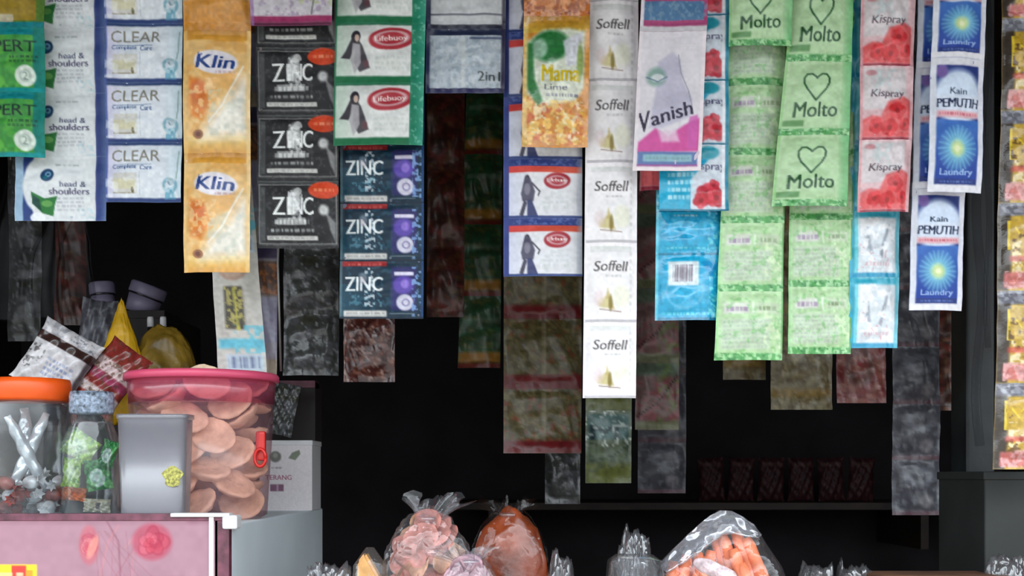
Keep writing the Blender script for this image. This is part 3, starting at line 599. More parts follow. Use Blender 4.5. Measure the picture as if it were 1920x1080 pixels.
# ------------------------------------------------------------------ the place
def struct(name, lo, hi, m, bev=0.):
    return tag(box(name, lo, hi, m, None, bev), kind='structure')
struct('floor', (-6, -7, -.1), (6, 3.6, 0), M['ground'])
struct('wall_back', (-1.5, 3.5, 0), (1.5, 3.6, 2.3), M['wall'])
struct('wall_left', (-1.5, 1.4, 0), (-1.4, 3.5, 2.3), M['wall'])
struct('wall_right', (1.4, 1.4, 0), (1.5, 3.5, 2.3), M['wall'])
struct('ceiling', (-1.4, 1.62, 2.2), (1.4, 3.5, 2.3), M['ceil'])
struct('wall_front', (-1.4, 1.62, 1.99), (1.4, 1.7, 2.2), M['darkwood'])
# unseen sheet-metal awning shaped to shade the strip tops, sloping down towards the street
bm = bmesh.new()
NX = 120
for k in range(NX):
    pass
vt = []; vb = []
for k in range(NX+1):
    x = -2.8+5.6*k/NX; zz = .012*math.sin(k*math.pi/2)
    vt.append((bm.verts.new((x, 1.66, 1.96+zz)), bm.verts.new((x, .50, 1.91+zz))))
    vb.append((bm.verts.new((x, 1.66, 1.952+zz)), bm.verts.new((x, .50, 1.902+zz))))
for k in range(NX):
    a, b = vt[k], vt[k+1]; bm.faces.new((a[0], a[1], b[1], b[0])); a, b = vb[k], vb[k+1]; bm.faces.new((a[0], b[0], b[1], a[1]))
tag(bm_obj('shade_awning', bm, M['metal_roof']), kind='structure')
struct('trim_1', (-1.4, 1.35, 1.806), (1.4, 1.68, 1.835), M['darkwood'], .004)      # beam the strips hang from
struct('trim_2', (-1.4, 1.86, 2.10), (1.4, 2.9, 2.125), M['darkwood'], .004)        # board carrying the goods inside
struct('trim_3', (-1.4, 1.62, 1.835), (1.4, 1.70, 1.99), M['darkwood'])
# counter
ct = empty('shop_counter', (0, 1.55, 0), 'brown wooden shop counter board under the bags of snacks', 'counter')
box('counter_top', (-1.4, -.37, .87), (1.4, .6, .90), M['wood'], ct, .004)
box('front_panel', (-1.4, -.33, 0), (1.4, -.30, .87), M['darkwood'], ct)
for sx in (-1.2, 1.2): box('leg', (sx-.04, .5, 0), (sx+.04, .58, .87), M['darkwood'], ct)
# right post of the hatch
x0 = P(1812, 0, 1.66).x; x1 = P(1866, 0, 1.66).x
tag(box('trim_4', (x0, 1.66, .90), (x1, 1.72, 1.806), mat('dark_teal_post', (25,31,33), .5, .4, 18, .3, 30), None, .004), kind='structure')

# ------------------------------------------------------------------ front hanging strips
T0 = -84
def tops(first, pitch):          # rows above the frame down to `first`
    r = [first]
    while r[0]-pitch > T0: r.insert(0, r[0]-pitch)
    if r[0]-T0 > 30: r.insert(0, T0)
    else: r[0] = T0
    return r
SH = 'shampoo sachet strips hanging along the hatch'
strip('shampoo_sachet_strip', 'green and teal sachet strip with white round badges, cut by the left picture edge', 'sachet strip', SH, 1.475,
      [T0, 52, 172, 294], (-60, 82), (-60, 82), [d_expert_top, d_expert, d_expert], 'paper', seed=1)
strip('shampoo_sachet_strip', 'white shampoo sachet strip with dark emblem and a green leaf on its lowest sachet', 'sachet strip', SH, 1.505,
      [T0, -66, 54, 175, 293, 415], (26, 198), (30, 200), [d_twotop, d_head, d_head, d_head, d_head], 'paper', seed=2)
strip('shampoo_sachet_strip', 'white sachet strip with navy bands, gold capital lettering and small blue corner figures', 'sachet strip', SH, 1.49,
      [T0, -70, 44, 156, 267, 380], (196, 344), (200, 340), [d_twotop, d_clear, d_clear, d_clear, d_clear], 'paper', seed=3)
strip('detergent_sachet_strip', 'orange and white detergent sachet strip of two long sachets with blue lettering', 'sachet strip', 'detergent sachet strips', 1.475,
      [T0, 56, 286, 510], (342, 470), (343, 467), [d_klin_top, d_klin, d_klin], 'film', seed=4, thick=.006)
strip('shampoo_sachet_strip', 'lilac sachet strip, only its lower end in view above the black sachets', 'sachet strip', SH, 1.465,
      [T0, 48], (468, 626), (470, 622), d_lilac, 'paper', seed=5)
strip('shampoo_sachet_strip', 'black sachet strip with white capital lettering and orange-red badges', 'sachet strip', SH, 1.495,
      [T0, -34, 90, 215, 340, 466], (480, 632), (484, 636), d_zincb, 'paper', seed=6)
strip('shampoo_sachet_strip', 'white sachet strip with green borders, dark-haired woman and red oval', 'sachet strip', SH, 1.48,
      [T0, -72, 42, 156, 272], (630, 800), (624, 792), [d_lifeg]*4, 'paper', seed=7)
strip('shampoo_sachet_strip', 'dark blue sachet strip with silver lettering and purple bottle, below the green bordered sachets', 'sachet strip', SH, 1.515,
      [T0, 54, 162, 272, 382, 490, 598], (640, 797), (637, 794), [d_zincblue]*6, 'paper', seed=8)
strip('shampoo_sachet_strip', 'short pale grey sachet strip with navy frame above the dark reddish gap', 'sachet strip', SH, 1.50,
      [T0, 54, 176], (800, 950), (798, 946), [d_twotop, d_twoinone], 'film', seed=9)
strip('seasoning_sachet_strip', 'narrow red and pink sachet strip half hidden behind the yellow pouches', 'sachet strip', 'seasoning sachet strips', 1.53,
      [T0, 40, 182], (944, 1020), (944, 1020), d_red, 'film', seed=10)
strip('dish_soap_pouch_strip', 'yellow and orange dish soap pouch strip with green leaves and yellow lettering', 'pouch strip', None, 1.465,
      [T0, 30, 276], (984, 1108), (978, 1102), [d_mamatop, d_mama], 'foil', seed=11, thick=.007)
strip('shampoo_sachet_strip', 'white sachet strip with blue and red bands, walking woman and red oval', 'sachet strip', SH, 1.505,
      [T0, 60, 180, 298, 408, 518], (944, 1092), (944, 1092), d_lifeb, 'paper', seed=12)
strip('mosquito_lotion_sachet_strip', 'long white lotion sachet strip with grey script and small gold drawing', 'sachet strip', None, 1.485,
      [T0, 2, 152, 304, 455, 604, 746], (1102, 1198), (1093, 1193), d_soffell, 'paper', seed=13)
strip('stain_remover_sachet_strip', 'white and pink stain remover sachet strip with tilted dark lettering, blue block at its foot', 'sachet strip', 'stain remover sachet strips', 1.455,
      [T0, 60, 320], (1206, 1330), (1186, 1314), [d_vanishtop, d_vanish], 'paper', seed=14, thick=.004)
strip('stain_remover_sachet_strip', 'white and red sachet strip showing only a small corner below the tilted pink sachet', 'sachet strip', 'stain remover sachet strips', 1.50,
      [T0, 100, 356], (1212, 1256), (1200, 1250), d_kispink, 'paper', seed=15)
strip('fabric_spray_sachet_strip', 'blue and white sachet strip with red flowers beside the tilted pink sachet', 'sachet strip', 'fabric spray sachet strips', 1.48,
      [T0, 30, 152, 272, 396], (1236, 1366), (1236, 1366), d_kisaqua, 'film', seed=16)
strip('fabric_spray_sachet_strip', 'bright cyan sachet strip showing a white barcode square', 'sachet strip', 'fabric spray sachet strips', 1.512,
      [T0, 100, 210, 318, 398, 478, 600], (1234, 1364), (1229, 1358), [d_cyan]*5+[d_cyanbar], 'foil', seed=17)
G = 'green softener sachet strips'
strip('softener_sachet_strip', 'short green softener sachet strip ending highest of the green heart sachets', 'sachet strip', G, 1.462,
      [T0, -42, 84], (1370, 1488), (1368, 1486), [d_greenback, d_molto], 'film', seed=18)
strip('softener_sachet_strip', 'green softener sachet strip showing three dark outlined hearts one below the other', 'sachet strip', G, 1.475,
      [T0, -30, 115, 252, 386], (1492, 1604), (1448, 1590), d_molto, 'film', seed=19)
strip('softener_sachet_strip', 'green softener sachet strip turned back side out, left and lower ending one', 'sachet strip', G, 1.50,
      [T0, 26, 160, 290, 418, 546, 675], (1374, 1478), (1340, 1468), d_greenback, 'film', seed=20)
strip('softener_sachet_strip', 'green softener sachet strip turned back side out, beside the white and cyan strip', 'sachet strip', G, 1.515,
      [T0, 40, 166, 292, 412, 538, 664], (1488, 1606), (1476, 1594), d_greenback, 'film', seed=21)
strip('fabric_spray_sachet_strip', 'pink sachet strip with large red flowers and grey script', 'sachet strip', 'fabric spray sachet strips', 1.475,
      [T0, -16, 122, 262, 396], (1618, 1722), (1610, 1706), d_kispink, 'film', seed=22)
strip('softener_sachet_strip', 'white sachet strip with cyan edges hanging below the pink flower sachets', 'sachet strip', 'white and cyan sachets', 1.51,
      [T0, 20, 145, 270, 395, 520, 652], (1600, 1700), (1592, 1684), d_cyanwhite, 'film', seed=23)
B = 'bleach sachet strips'
strip('bleach_sachet_strip', 'blue bleach sachet strip in white borders, the upper one, nearest the right post', 'sachet strip', B, 1.46,
      [T0, 108, 360], (1752, 1856), (1738, 1844), d_pemutih, 'paper', seed=24, yaw=.12)
strip('bleach_sachet_strip', 'blue bleach sachet strip in white borders, the one ending lower and more left', 'sachet strip', B, 1.49,
      [T0, 128, 354, 582], (1724, 1826), (1704, 1806), d_pemutih, 'paper', seed=25, yaw=.08)
strip('noodle_pack_strip', 'yellow and pink noodle pack strip cut by the right edge of the picture', 'pack strip', None, 1.50,
      [T0, 34, 208, 380, 545, 718, 880], (1880, 2000), (1862, 1986), d_mie, 'foil', seed=26, thick=.010)
# string each strip hangs on, up to the beam: short strings beside the post
for px, dd in ((1836, 1.56), (1852, 1.58)):
    o = empty('hanging_clear_tube', P(px, T0, dd), 'narrow clear plastic sleeve hanging in front of the dark post, '+('left' if px == 1836 else 'right')+' one of the pair', 'plastic sleeve', 'clear sleeves by the post')
    pts = [(.003*math.sin(k*.9+px), .004*math.cos(k*.7), -U(k*46, dd)) for k in range(21 if px == 1836 else 17)]
    tube('sleeve', pts, .006 if px == 1836 else .004, M['clear_dark'], o, 7)

# ------------------------------------------------------------------ goods hanging inside, dim
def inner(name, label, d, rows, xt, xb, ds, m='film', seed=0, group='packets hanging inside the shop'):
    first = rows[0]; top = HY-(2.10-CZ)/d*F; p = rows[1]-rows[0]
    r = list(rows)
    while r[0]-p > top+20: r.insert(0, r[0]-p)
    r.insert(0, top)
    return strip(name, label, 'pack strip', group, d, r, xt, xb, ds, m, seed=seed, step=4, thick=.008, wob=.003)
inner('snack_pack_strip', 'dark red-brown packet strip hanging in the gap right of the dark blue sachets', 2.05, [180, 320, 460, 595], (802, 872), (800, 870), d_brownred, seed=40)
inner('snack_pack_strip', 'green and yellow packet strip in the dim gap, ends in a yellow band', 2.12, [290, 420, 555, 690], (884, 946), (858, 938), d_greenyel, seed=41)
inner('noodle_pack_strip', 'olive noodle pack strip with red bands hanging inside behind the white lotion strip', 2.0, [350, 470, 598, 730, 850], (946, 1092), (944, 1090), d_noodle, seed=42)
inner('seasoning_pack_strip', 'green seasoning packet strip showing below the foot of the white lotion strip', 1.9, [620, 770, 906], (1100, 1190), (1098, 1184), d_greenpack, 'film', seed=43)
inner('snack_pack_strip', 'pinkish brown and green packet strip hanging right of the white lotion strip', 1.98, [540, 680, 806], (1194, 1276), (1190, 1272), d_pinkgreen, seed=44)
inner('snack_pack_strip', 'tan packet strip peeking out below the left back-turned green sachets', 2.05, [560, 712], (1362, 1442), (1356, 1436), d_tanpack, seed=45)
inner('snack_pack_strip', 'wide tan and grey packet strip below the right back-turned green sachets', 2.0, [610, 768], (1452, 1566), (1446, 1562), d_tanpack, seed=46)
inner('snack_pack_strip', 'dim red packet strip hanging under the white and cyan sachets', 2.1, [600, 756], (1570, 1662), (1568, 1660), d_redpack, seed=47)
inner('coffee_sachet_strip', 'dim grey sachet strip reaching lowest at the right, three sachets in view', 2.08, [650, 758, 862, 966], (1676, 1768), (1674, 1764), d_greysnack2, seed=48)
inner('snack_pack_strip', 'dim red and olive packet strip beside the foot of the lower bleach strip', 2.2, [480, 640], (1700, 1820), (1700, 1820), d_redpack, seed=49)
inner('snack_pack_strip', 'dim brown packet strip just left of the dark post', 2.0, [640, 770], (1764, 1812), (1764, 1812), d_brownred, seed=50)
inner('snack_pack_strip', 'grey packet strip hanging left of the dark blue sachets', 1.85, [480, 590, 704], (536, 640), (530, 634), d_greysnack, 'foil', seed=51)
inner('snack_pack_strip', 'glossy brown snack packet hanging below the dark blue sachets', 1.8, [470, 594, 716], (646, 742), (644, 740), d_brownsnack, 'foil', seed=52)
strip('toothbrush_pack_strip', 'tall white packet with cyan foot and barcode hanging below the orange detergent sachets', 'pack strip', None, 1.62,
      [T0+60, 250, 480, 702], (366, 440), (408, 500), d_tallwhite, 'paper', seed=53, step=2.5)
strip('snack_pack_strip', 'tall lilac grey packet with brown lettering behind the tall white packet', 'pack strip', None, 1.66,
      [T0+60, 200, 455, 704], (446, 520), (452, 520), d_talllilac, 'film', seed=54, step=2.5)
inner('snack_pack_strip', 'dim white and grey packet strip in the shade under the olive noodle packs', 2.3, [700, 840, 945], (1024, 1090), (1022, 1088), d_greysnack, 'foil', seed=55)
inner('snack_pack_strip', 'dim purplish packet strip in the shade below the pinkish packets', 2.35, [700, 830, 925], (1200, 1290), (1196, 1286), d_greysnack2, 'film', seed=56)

# clear bags hanging at the left, in the shade
def clear_hanging(label, px, y0, y1, w, d, seed):
    rn = random.Random(seed); c0 = P(px, y0, d)
    root = empty('hanging_plastic_bag', c0, label, 'plastic bag', 'clear bags hanging at the left')
    bm = bmesh.new(); nx, ny = 26, 40; g = []; hh = U(y1-y0, d); ww = U(w, d)
    for j in range(ny+1):
        row = []
        for i in range(nx+1):
            a = 2*math.pi*i/nx; t = j/ny; f = min(1, .15+t*2.2)
            r = ww/2*f*(1-.1*t); pl = .22*math.sin(a*6+seed)*(1-.6*t)
            row.append(bm.verts.new((r*(1+pl)*math.cos(a)+.006*math.sin(t*4+seed), r*.35*(1+pl)*math.sin(a), -hh*t)))
        g.append(row)
    for j in range(ny):
        for i in range(nx): bm.faces.new((g[j][i], g[j][i+1], g[j+1][i+1], g[j+1][i]))
    bm_obj('bag_body', bm, M['clear_dark'], root, True)
    tube('string', [(0, 0, (1.83-c0.z)), (0.001, 0, (1.83-c0.z)/2), (0, 0, 0)], .0012, M['grey_wire'], root)
clear_hanging('empty clear bag hanging by the left edge of the picture below the green sachets', 20, 300, 600, 70, 1.66, 1)
clear_hanging('empty clear bag hanging below the leaf sachet, middle one of the clear bags', 92, 400, 596, 60, 1.60, 2)
clear_hanging('empty clear bag with a tan crease hanging right of the leaf sachet foot', 150, 390, 560, 56, 1.68, 3)
o = empty('hanging_wire', P(524, T0+60, 1.6), 'thin grey wire hanging down beside the grey packets', 'wire')
tube('wire', [(0,0,0), (.003,0,-U(300,1.6)), (-.002,0,-U(520,1.6)), (.002,0,-U(720,1.6))], .0016, M['grey_wire'], o)

# ------------------------------------------------------------------ pink display case
ZT = 1.093
cx0 = -.66; cx1 = P(430, 0, 1.40).x
case = empty('display_case', (0, 1.40, .90), 'pink storage case with rose print on its front and pale blue side, under the jars', 'storage case')
L0 = lambda x, y, z: (x, y-1.40, z-.90)
box('case_body', L0(cx0, 1.412, .90), L0(cx1, 2.09, ZT), M['case_side'], case, .003)
cvp = d_panel(490, 330)
xa = P(-60, 0, 1.40).x; xb_ = P(408, 0, 1.40).x
def fpan(S, T, sg):
    x = xa+(xb_-xa)*S; z = P(0, 965, 1.40).z-T*(P(0,965,1.40).z-.90)
    return x, np.full_like(x, -.001 if sg > 0 else .010)+0*z, z-.90
me = sheet_mesh('front_panel', cvp, fpan, 230, 150); fpn = link('front_panel', me, M['print'], case)
box('panel_frame', L0(xa, 1.398, P(0,970,1.4).z-.004), L0(cx1-.004, 1.412, P(0,963,1.4).z), M['maroon'], case, .001)
box('edge_trim', L0(P(393,0,1.4).x, 1.396, .90), L0(P(402,0,1.4).x, 1.412, P(0,968,1.4).z), M['white_plastic'], case, .001)
box('corner_post', L0(P(402,0,1.4).x, 1.399, .90), L0(cx1, 1.413, P(0,964,1.4).z), M['maroon'], case, .001)
box('left_panel', L0(cx0, 1.399, .90), L0(xa, 1.412, P(0,965,1.4).z), M['case_side'], case)
box('corner_cap', L0(P(418,0,1.4).x, 1.395, P(0,992,1.4).z), L0(P(446,0,1.4).x, 1.42, P(0,966,1.4).z), M['white_plastic'], case, .003)
box('top_rim', L0(P(322,0,1.4).x, 1.394, P(0,969,1.4).z), L0(P(432,0,1.4).x, 1.414, P(0,962,1.4).z), M['white_plastic'], case, .001)

# ------------------------------------------------------------------ jars and bucket
def jar(name, label, px, hw, ytop, lidh, d, lidmat, capw=1., neck=None):
    r = U(hw, d); x = P(px, 0, d).x; zt = CZ-(ytop-HY)/F*d; H = zt-ZT; lh = U(lidh, d)
    root = empty(name, (x, d, ZT), label, 'jar'); nb = H-lh
    nr = r*(neck or .96)
    prof = [(r*.9, .001), (r, .006), (r, nb*(.72 if neck else .9)), (nr, nb*(.9 if neck else .97)), (nr, nb)]
    inn = [(nr*.96, nb), (nr*.96, nb*(.9 if neck else .96)), (r*.97, nb*(.72 if neck else .9)), (r*.97, .008), (r*.85, .004)]
    lathe('jar_body', prof+inn, M['jar'], root, 48)
    lr = nr*capw
    lathe('lid', [(lr*.98, nb-.001), (lr*1.04, nb+.002), (lr*1.04, nb+lh*.75), (lr*1.0, nb+lh), (lr*.7, nb+lh*.96), (0, nb+lh*.94)], lidmat, root, 48)
    return root, x, d, r
jar('screw_top_jar', 'clear jar with an orange lid, holding wrapped sweets and foil highlight strips', 54, 75, 712, 40, 1.52, M['orange_plastic'], 1.02)
jar('screw_top_jar', 'clear jar with a pale checkered cap between the orange lid jar and the pink bucket', 172, 54, 735, 40, 1.50, mat('pale_blue_cap', (150,165,185), .4, .45, 220), 1.0, .72)

rn = random.Random(5)
def candy(m, label, group):
    root = empty('wrapped_sweet', (0,0,0), label, 'sweet', group)
    bm = bmesh.new(); bmesh.ops.create_icosphere(bm, subdivisions=3, radius=.0085)
    for v in bm.verts: v.co.x *= 1.35; v.co *= 1+.08*mnoise.noise(v.co*260)
    bm_obj('sweet', bm, m, root, True)
    for s in (-1, 1):
        bm = bmesh.new(); c = bm.verts.new((s*.010, 0, 0)); ring = []
        for k in range(12): a = 2*math.pi*k/12; ring.append(bm.verts.new((s*(.019+.002*(k % 2)), .008*math.cos(a)*(1 if k % 2 else .6), .008*math.sin(a)*(1 if k % 2 else .6))))
        for k in range(12): bm.faces.new((c, ring[k], ring[(k+1) % 12]))
        bm_obj('wrapper_twist', bm, m, root)
    return root
def fill(proto_list, cx, cy, R, zs, n, sp, rn, labels, group):
    pts = []; used = set()
    for z in zs:
        k = 0; tries = 0
        while k < n and tries < 400:
            tries += 1; a = rn.uniform(0, 6.28); rr = R*math.sqrt(rn.random())
            p = Vector((cx+rr*math.cos(a), cy+rr*math.sin(a), z+rn.uniform(-.002, .002)))
            if all((p-q).length > sp for q in pts): pts.append(p); k += 1
    for i, p in enumerate(pts):
        j = i % len(proto_list); rot = (rn.uniform(-.6, .6), rn.uniform(-.6, .6), rn.uniform(0, 6.28))
        if j not in used: used.add(j); o = proto_list[j]; o.location = p; o.rotation_euler = rot
        else: dup(proto_list[j], p, rot, labels[j], group)
g1 = 'wrapped sweets at the bottom of the orange lid jar'
la = ['red-brown wrapped sweet at the bottom of the orange lid jar', 'silvery white wrapped sweet at the bottom of the orange lid jar']
ca = [candy(M['candy_dark'], la[0], g1), candy(M['candy_light'], la[1], g1)]
xj = P(54, 0, 1.52).x; fill(ca, xj, 1.52, .036, [ZT+.015, ZT+.032, ZT+.048], 6, .0185, rn, la, g1)
# crossing foil strips added to imitate the jar's silver highlights
def foil_highlight(label, a, b, w, seed):
    a, b = Vector(a), Vector(b); root = empty('foil_highlight_strip', (a+b)/2, label, 'snack pack', 'foil highlight strips in the orange lid jar')
    ax = (b-a).normalized(); L = (b-a).length; sd = ax.cross(Vector((0,1,0))).normalized(); nz = Vector((0,1,0))
    bm = bmesh.new(); g = []
    for j in range(31):
        t = j/30; row = []
        for i in range(13):
            u = 2*math.pi*i/12; ww = w*(.6+.4*math.sin(math.pi*min(1, max(0, t*1.1-.05)))); e = math.sin(math.pi*t)**.4
            p = ax*(t-.5)*L+sd*ww/2*math.cos(u)*(1+.1*math.sin(t*23+seed))+nz*(.008*e*math.sin(u)+.0015*math.sin(t*31+u*2))
            row.append(bm.verts.new(p))
        g.append(row)
    for j in range(30):
        for i in range(12): bm.faces.new((g[j][i], g[j][i+1], g[j+1][i+1], g[j+1][i]))
    bm_obj('wrapper', bm, M['foil_silver'], root, True)
foil_highlight('silver foil strip imitating a highlight, leaning right in the orange lid jar', P(18, 925, 1.505), P(88, 775, 1.53), .016, 1)
foil_highlight('silver foil strip imitating a highlight, leaning left in the orange lid jar', P(88, 920, 1.525), P(14, 780, 1.50), .016, 2)
foil_highlight('silver foil strip imitating a highlight, standing upright in the orange lid jar', P(55, 900, 1.54), P(46, 765, 1.545), .018, 3)

def pouch(name, label, cat, group, center, w, h, rot, design, m='film', thick=.012, ppm=900, seed=0, pinch=.12):
    """single pillow pack, printed, with crimped ends"""
    root = empty(name, center, label, cat, group, rot); rn = random.Random(seed); ph = [rn.uniform(0, 6.28) for _ in range(6)]
    cv = canvas(design, w*1600, h*1600)
    def fp(S, T, sg):
        a = 2*S-1; b = 2*T-1; sh = np.clip((1-np.abs(a)**3)*(1-np.abs(b)**2.5), 0, 1)**.7
        x = a*w/2*(1-pinch*(1-np.abs(b)**4)*.6); z = -b*h/2*(1-pinch*.3*(1-a*a))
        wr = .0016*np.sin(S*38+ph[0])*np.abs(b)**5+sh*(1-sh)*.006*np.sin(6*a+ph[1]+3*b)+.0014*np.sin(11*a+7*b+ph[2])+.001*np.sin(-9*a+13*b+ph[3])
        return x, -sg*(thick*sh+.0004)+wr, z
    me = sheet_mesh('pack_body', cv, fp, int(w*ppm), int(h*ppm), bx=14, by=14)
    link('pack_body', me, M[m], root); return root
def d_gcandy(w, h):
    c = Cv(w, h, (150,190,70), 50); c.poly([(.1,.5),(.5,.15),(.9,.5),(.5,.85)], (206,222,190), .9, 5).blotch((60,120,50), 9, .55, .7).blotch((226,236,210), 6, .6, .7); return c.grain(.2)
def d_gcandy2(w, h):
    c = Cv(w, h, (40,120,60), 51); c.ell(.5, .6, .3, .3, (206,214,210), .9, .1).ell(.5, .6, .2, .2, (120,160,140), .7, ring=.4).blotch((120,190,110), 8, .55, .6); return c.grain(.2)
def d_ocandy(w, h):
    c = Cv(w, h, (214,104,48), 52); c.blotch((240,150,90), 8, .5, .6); return c.grain(.2)
def d_tagw(w, h):
    c = Cv(w, h, (196,190,170), 53); c.rect(.5, .25, .66, .75, (60,50,60)).blotch((150,140,110), 6, .5, .6); return c.grain(.1)
gj = 'candy packs in the jar with the checkered cap'
for lb, px, py, w, h, r, ds in [('light green candy pack set diagonally in the checkered cap jar', 152, 838, 62, 52, .6, d_gcandy), ('light green candy pack standing low at the left in the checkered cap jar', 135, 886, 34, 56, .1, d_gcandy),
     ('dark green candy pack with white disc in the checkered cap jar', 184, 890, 52, 60, -.15, d_gcandy2), ('dark green candy pack at the right side of the checkered cap jar', 204, 850, 30, 50, .3, d_gcandy2),
     ('orange candy pack lying at the foot of the checkered cap jar', 140, 926, 46, 26, .1, d_ocandy), ('small cream pack with a dark mark at the foot of the checkered cap jar', 182, 948, 54, 26, .05, d_tagw)]:
    pouch('candy_pack', lb, 'candy pack', gj, P(px, py, 1.485+.012*(px % 3)), U(w, 1.49), U(h, 1.49), (0, r, 0), ds, 'foil', .005, 1100, px)

# pink bucket
bd = 1.585; bx = P(379, 0, bd).x; R1 = U(136, bd); R0 = U(120, bd); HB = CZ-(702-HY)/F*bd-ZT
bk = empty('cracker_bucket', (bx, bd, ZT), 'pink clear plastic bucket with pink lid full of round crackers', 'bucket')
rr = lambda t: R0+(R1-R0)*t
lathe('bucket_body', [(R0*.9, .001), (R0, .006), (rr(.79), HB*.79)], M['bucket'], bk, 64)
lathe('bucket_collar', [(rr(.79), HB*.792), (rr(.97), HB*.95)], M['bucket_top'], bk, 64)
lid = lathe('lid', [(rr(1)*1.0, HB*.945), (rr(1)*1.045, HB*.95), (rr(1)*1.045, HB*.985), (rr(1)*1.02, HB), (rr(1)*.93, HB*1.0), (rr(1)*.9, HB*.975), (0, HB*.975)], M['pink_plastic'], bk, 64)
# red clasp at the right
hx = U(118, bd); 
bm = bmesh.new(); box_bm(bm, (hx-.005, -.036, HB*.40), (hx+.007, -.026, HB*.60), .003); bm_obj('clasp', bm, M['red_plastic'], bk)
tube('clasp_ring', [(hx+.002+.007*math.cos(a), -.041, HB*.42+.011*math.sin(a)) for a in [k*math.pi/8 for k in range(17)]], .0022, M['red_plastic'], bk)
# crackers
bm = bmesh.new()
rc = U(43, bd); bmesh.ops.create_uvsphere(bm, u_segments=28, v_segments=14, radius=1)
for v in bm.verts:
    p = v.co.copy(); q = math.hypot(p.x, p.y)
    v.co = Vector((p.x*rc*(1+.05*mnoise.noise(p*2)), p.y*rc*.82, p.z*.008+.008*q*q+.004*mnoise.noise(Vector((p.x*3, p.y*3, 1)))))
cm = bpy.data.meshes.new('round_cracker'); bm.to_mesh(cm); bm.free(); cm.polygons.foreach_set('use_smooth', [True]*len(cm.polygons)); cm.materials.append(M['cracker'])
rn = random.Random(11); gc = 'round crackers in the pink bucket'; k = 0
lay = [(ZT+.018+i*.0215) for i in range(8)]
for i, z in enumerate(lay):
    for j in range(5):
        a = j*1.256+i*.7+rn.uniform(-.2, .2); rad = .044 if j else .0
        rad = .045
        lim = rr((z-ZT)/HB)*.95-rc*.8
        o = bpy.data.objects.new('round_cracker', cm); COL.objects.link(o); rad = max(.012, lim-.003)
        o.location = (bx+rad*math.cos(a), bd+rad*math.sin(a), z+rn.uniform(-.003, .003)); o.rotation_euler = (rn.uniform(.35, 1.25) if math.sin(a) < .2 else rn.uniform(-.2, .2), rn.uniform(-.5, .5), rn.uniform(-.3, .3))
        tag(o, 'pale round fried cracker inside the pink bucket', 'cracker', gc); k += 1

# milky cup in front of the bucket
cpx = P(292, 0, 1.438).x; ch = CZ-(777-HY)/F*1.43-ZT
cup = empty('plastic_tub', (cpx, 1.438, ZT), 'milky white plastic tub standing in front of the pink bucket at its left', 'tub')
def cupf(sc, z, n=40):
    pts = []
    for i in range(n):
        a = 2*math.pi*i/n; k = (abs(math.cos(a))**6+abs(math.sin(a))**6)**(-1/6)
        pts.append((U(63, 1.43)*sc*k*math.cos(a), .022*sc*k*math.sin(a), z))
    return pts
bm = bmesh.new(); rings = [[bm.verts.new(p) for p in cupf(s, z)] for s, z in ((.9, .001), (.94, .006), (1.03, ch), (1.0, ch), (.91, .009))]
for a, b in zip(rings, rings[1:]):
    for i in range(40): bm.faces.new((a[i], a[(i+1) % 40], b[(i+1) % 40], b[i]))
bm.faces.new(rings[0][::-1]); bm.faces.new(rings[-1][::-1]); bm_obj('tub_body', bm, M['milky'], cup, True)
bm = bmesh.new(); rings = [[bm.verts.new(p) for p in cupf(s, z)] for s, z in ((1.02, ch-.006), (1.07, ch-.005), (1.07, ch), (1.0, ch))]
for a, b in zip(rings, rings[1:]):
    for i in range(40): bm.faces.new((a[i], a[(i+1) % 40], b[(i+1) % 40], b[i]))
bm_obj('rim', bm, M['milky'], cup, True)
bm = bmesh.new(); bmesh.ops.create_circle(bm, cap_ends=True, radius=1, segments=24)
for v in bm.verts: v.co = Vector((v.co.x*.011*(1+.2*math.sin(5*math.atan2(v.co.y, v.co.x))), 0, v.co.y*.012))
r = bmesh.ops.extrude_face_region(bm, geom=bm.faces[:]); 
for e in r['geom']:
    if isinstance(e, bmesh.types.BMVert): e.co.y -= .0005
bm_obj('printed_badge', bm, mat('olive_print', (176,172,84), .5, .4, 300), cup, loc=(U(42, 1.43), -.0226, .055))['label'] = 'olive yellow badge on the milky tub'

# small white box and brown carton at the back of the case
wb = empty('cardboard_box', (P(536,0,1.95).x, 1.95, ZT), 'small white cardboard box with pink print behind the pink bucket', 'box')
bw = U(98, 1.95)/2; bh = CZ-(828-HY)/F*1.95-ZT
cvw = canvas(d_whitebox, 200, 240)
box('box_body', (-bw, .001, 0), (bw, .09, bh), M['white_plastic'], wb, .001)
link('printed_front', sheet_mesh('printed_front', cvw, lambda S, T, sg: (-bw+2*bw*S, np.full_like(S, -.0006 if sg > 0 else .001), bh*(1-T)), 90, 100), M['print'], wb)
box('box_lid', (-bw-.001, -.0015, bh-.006), (bw+.001, .092, bh+.002), M['white_plastic'], wb, .001)
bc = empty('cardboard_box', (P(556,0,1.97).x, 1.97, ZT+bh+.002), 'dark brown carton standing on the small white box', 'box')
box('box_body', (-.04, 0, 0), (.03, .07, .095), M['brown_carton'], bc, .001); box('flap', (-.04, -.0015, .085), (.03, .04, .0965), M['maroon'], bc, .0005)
pouch('snack_pack', 'crumpled grey snack pack leaning on the dark brown carton beside the bucket lid', 'snack pack', None, P(532, 768, 1.93), U(50, 1.93), U(100, 1.93), (0, .2, 0), d_greysnack, 'foil', .008, 700, 61)

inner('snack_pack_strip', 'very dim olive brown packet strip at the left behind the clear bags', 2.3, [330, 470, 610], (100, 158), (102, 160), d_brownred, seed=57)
inner('snack_pack_strip', 'very dim grey packet strip by the left picture edge behind the clear bags', 2.4, [400, 520, 640], (14, 76), (14, 76), d_greysnack, seed=58)
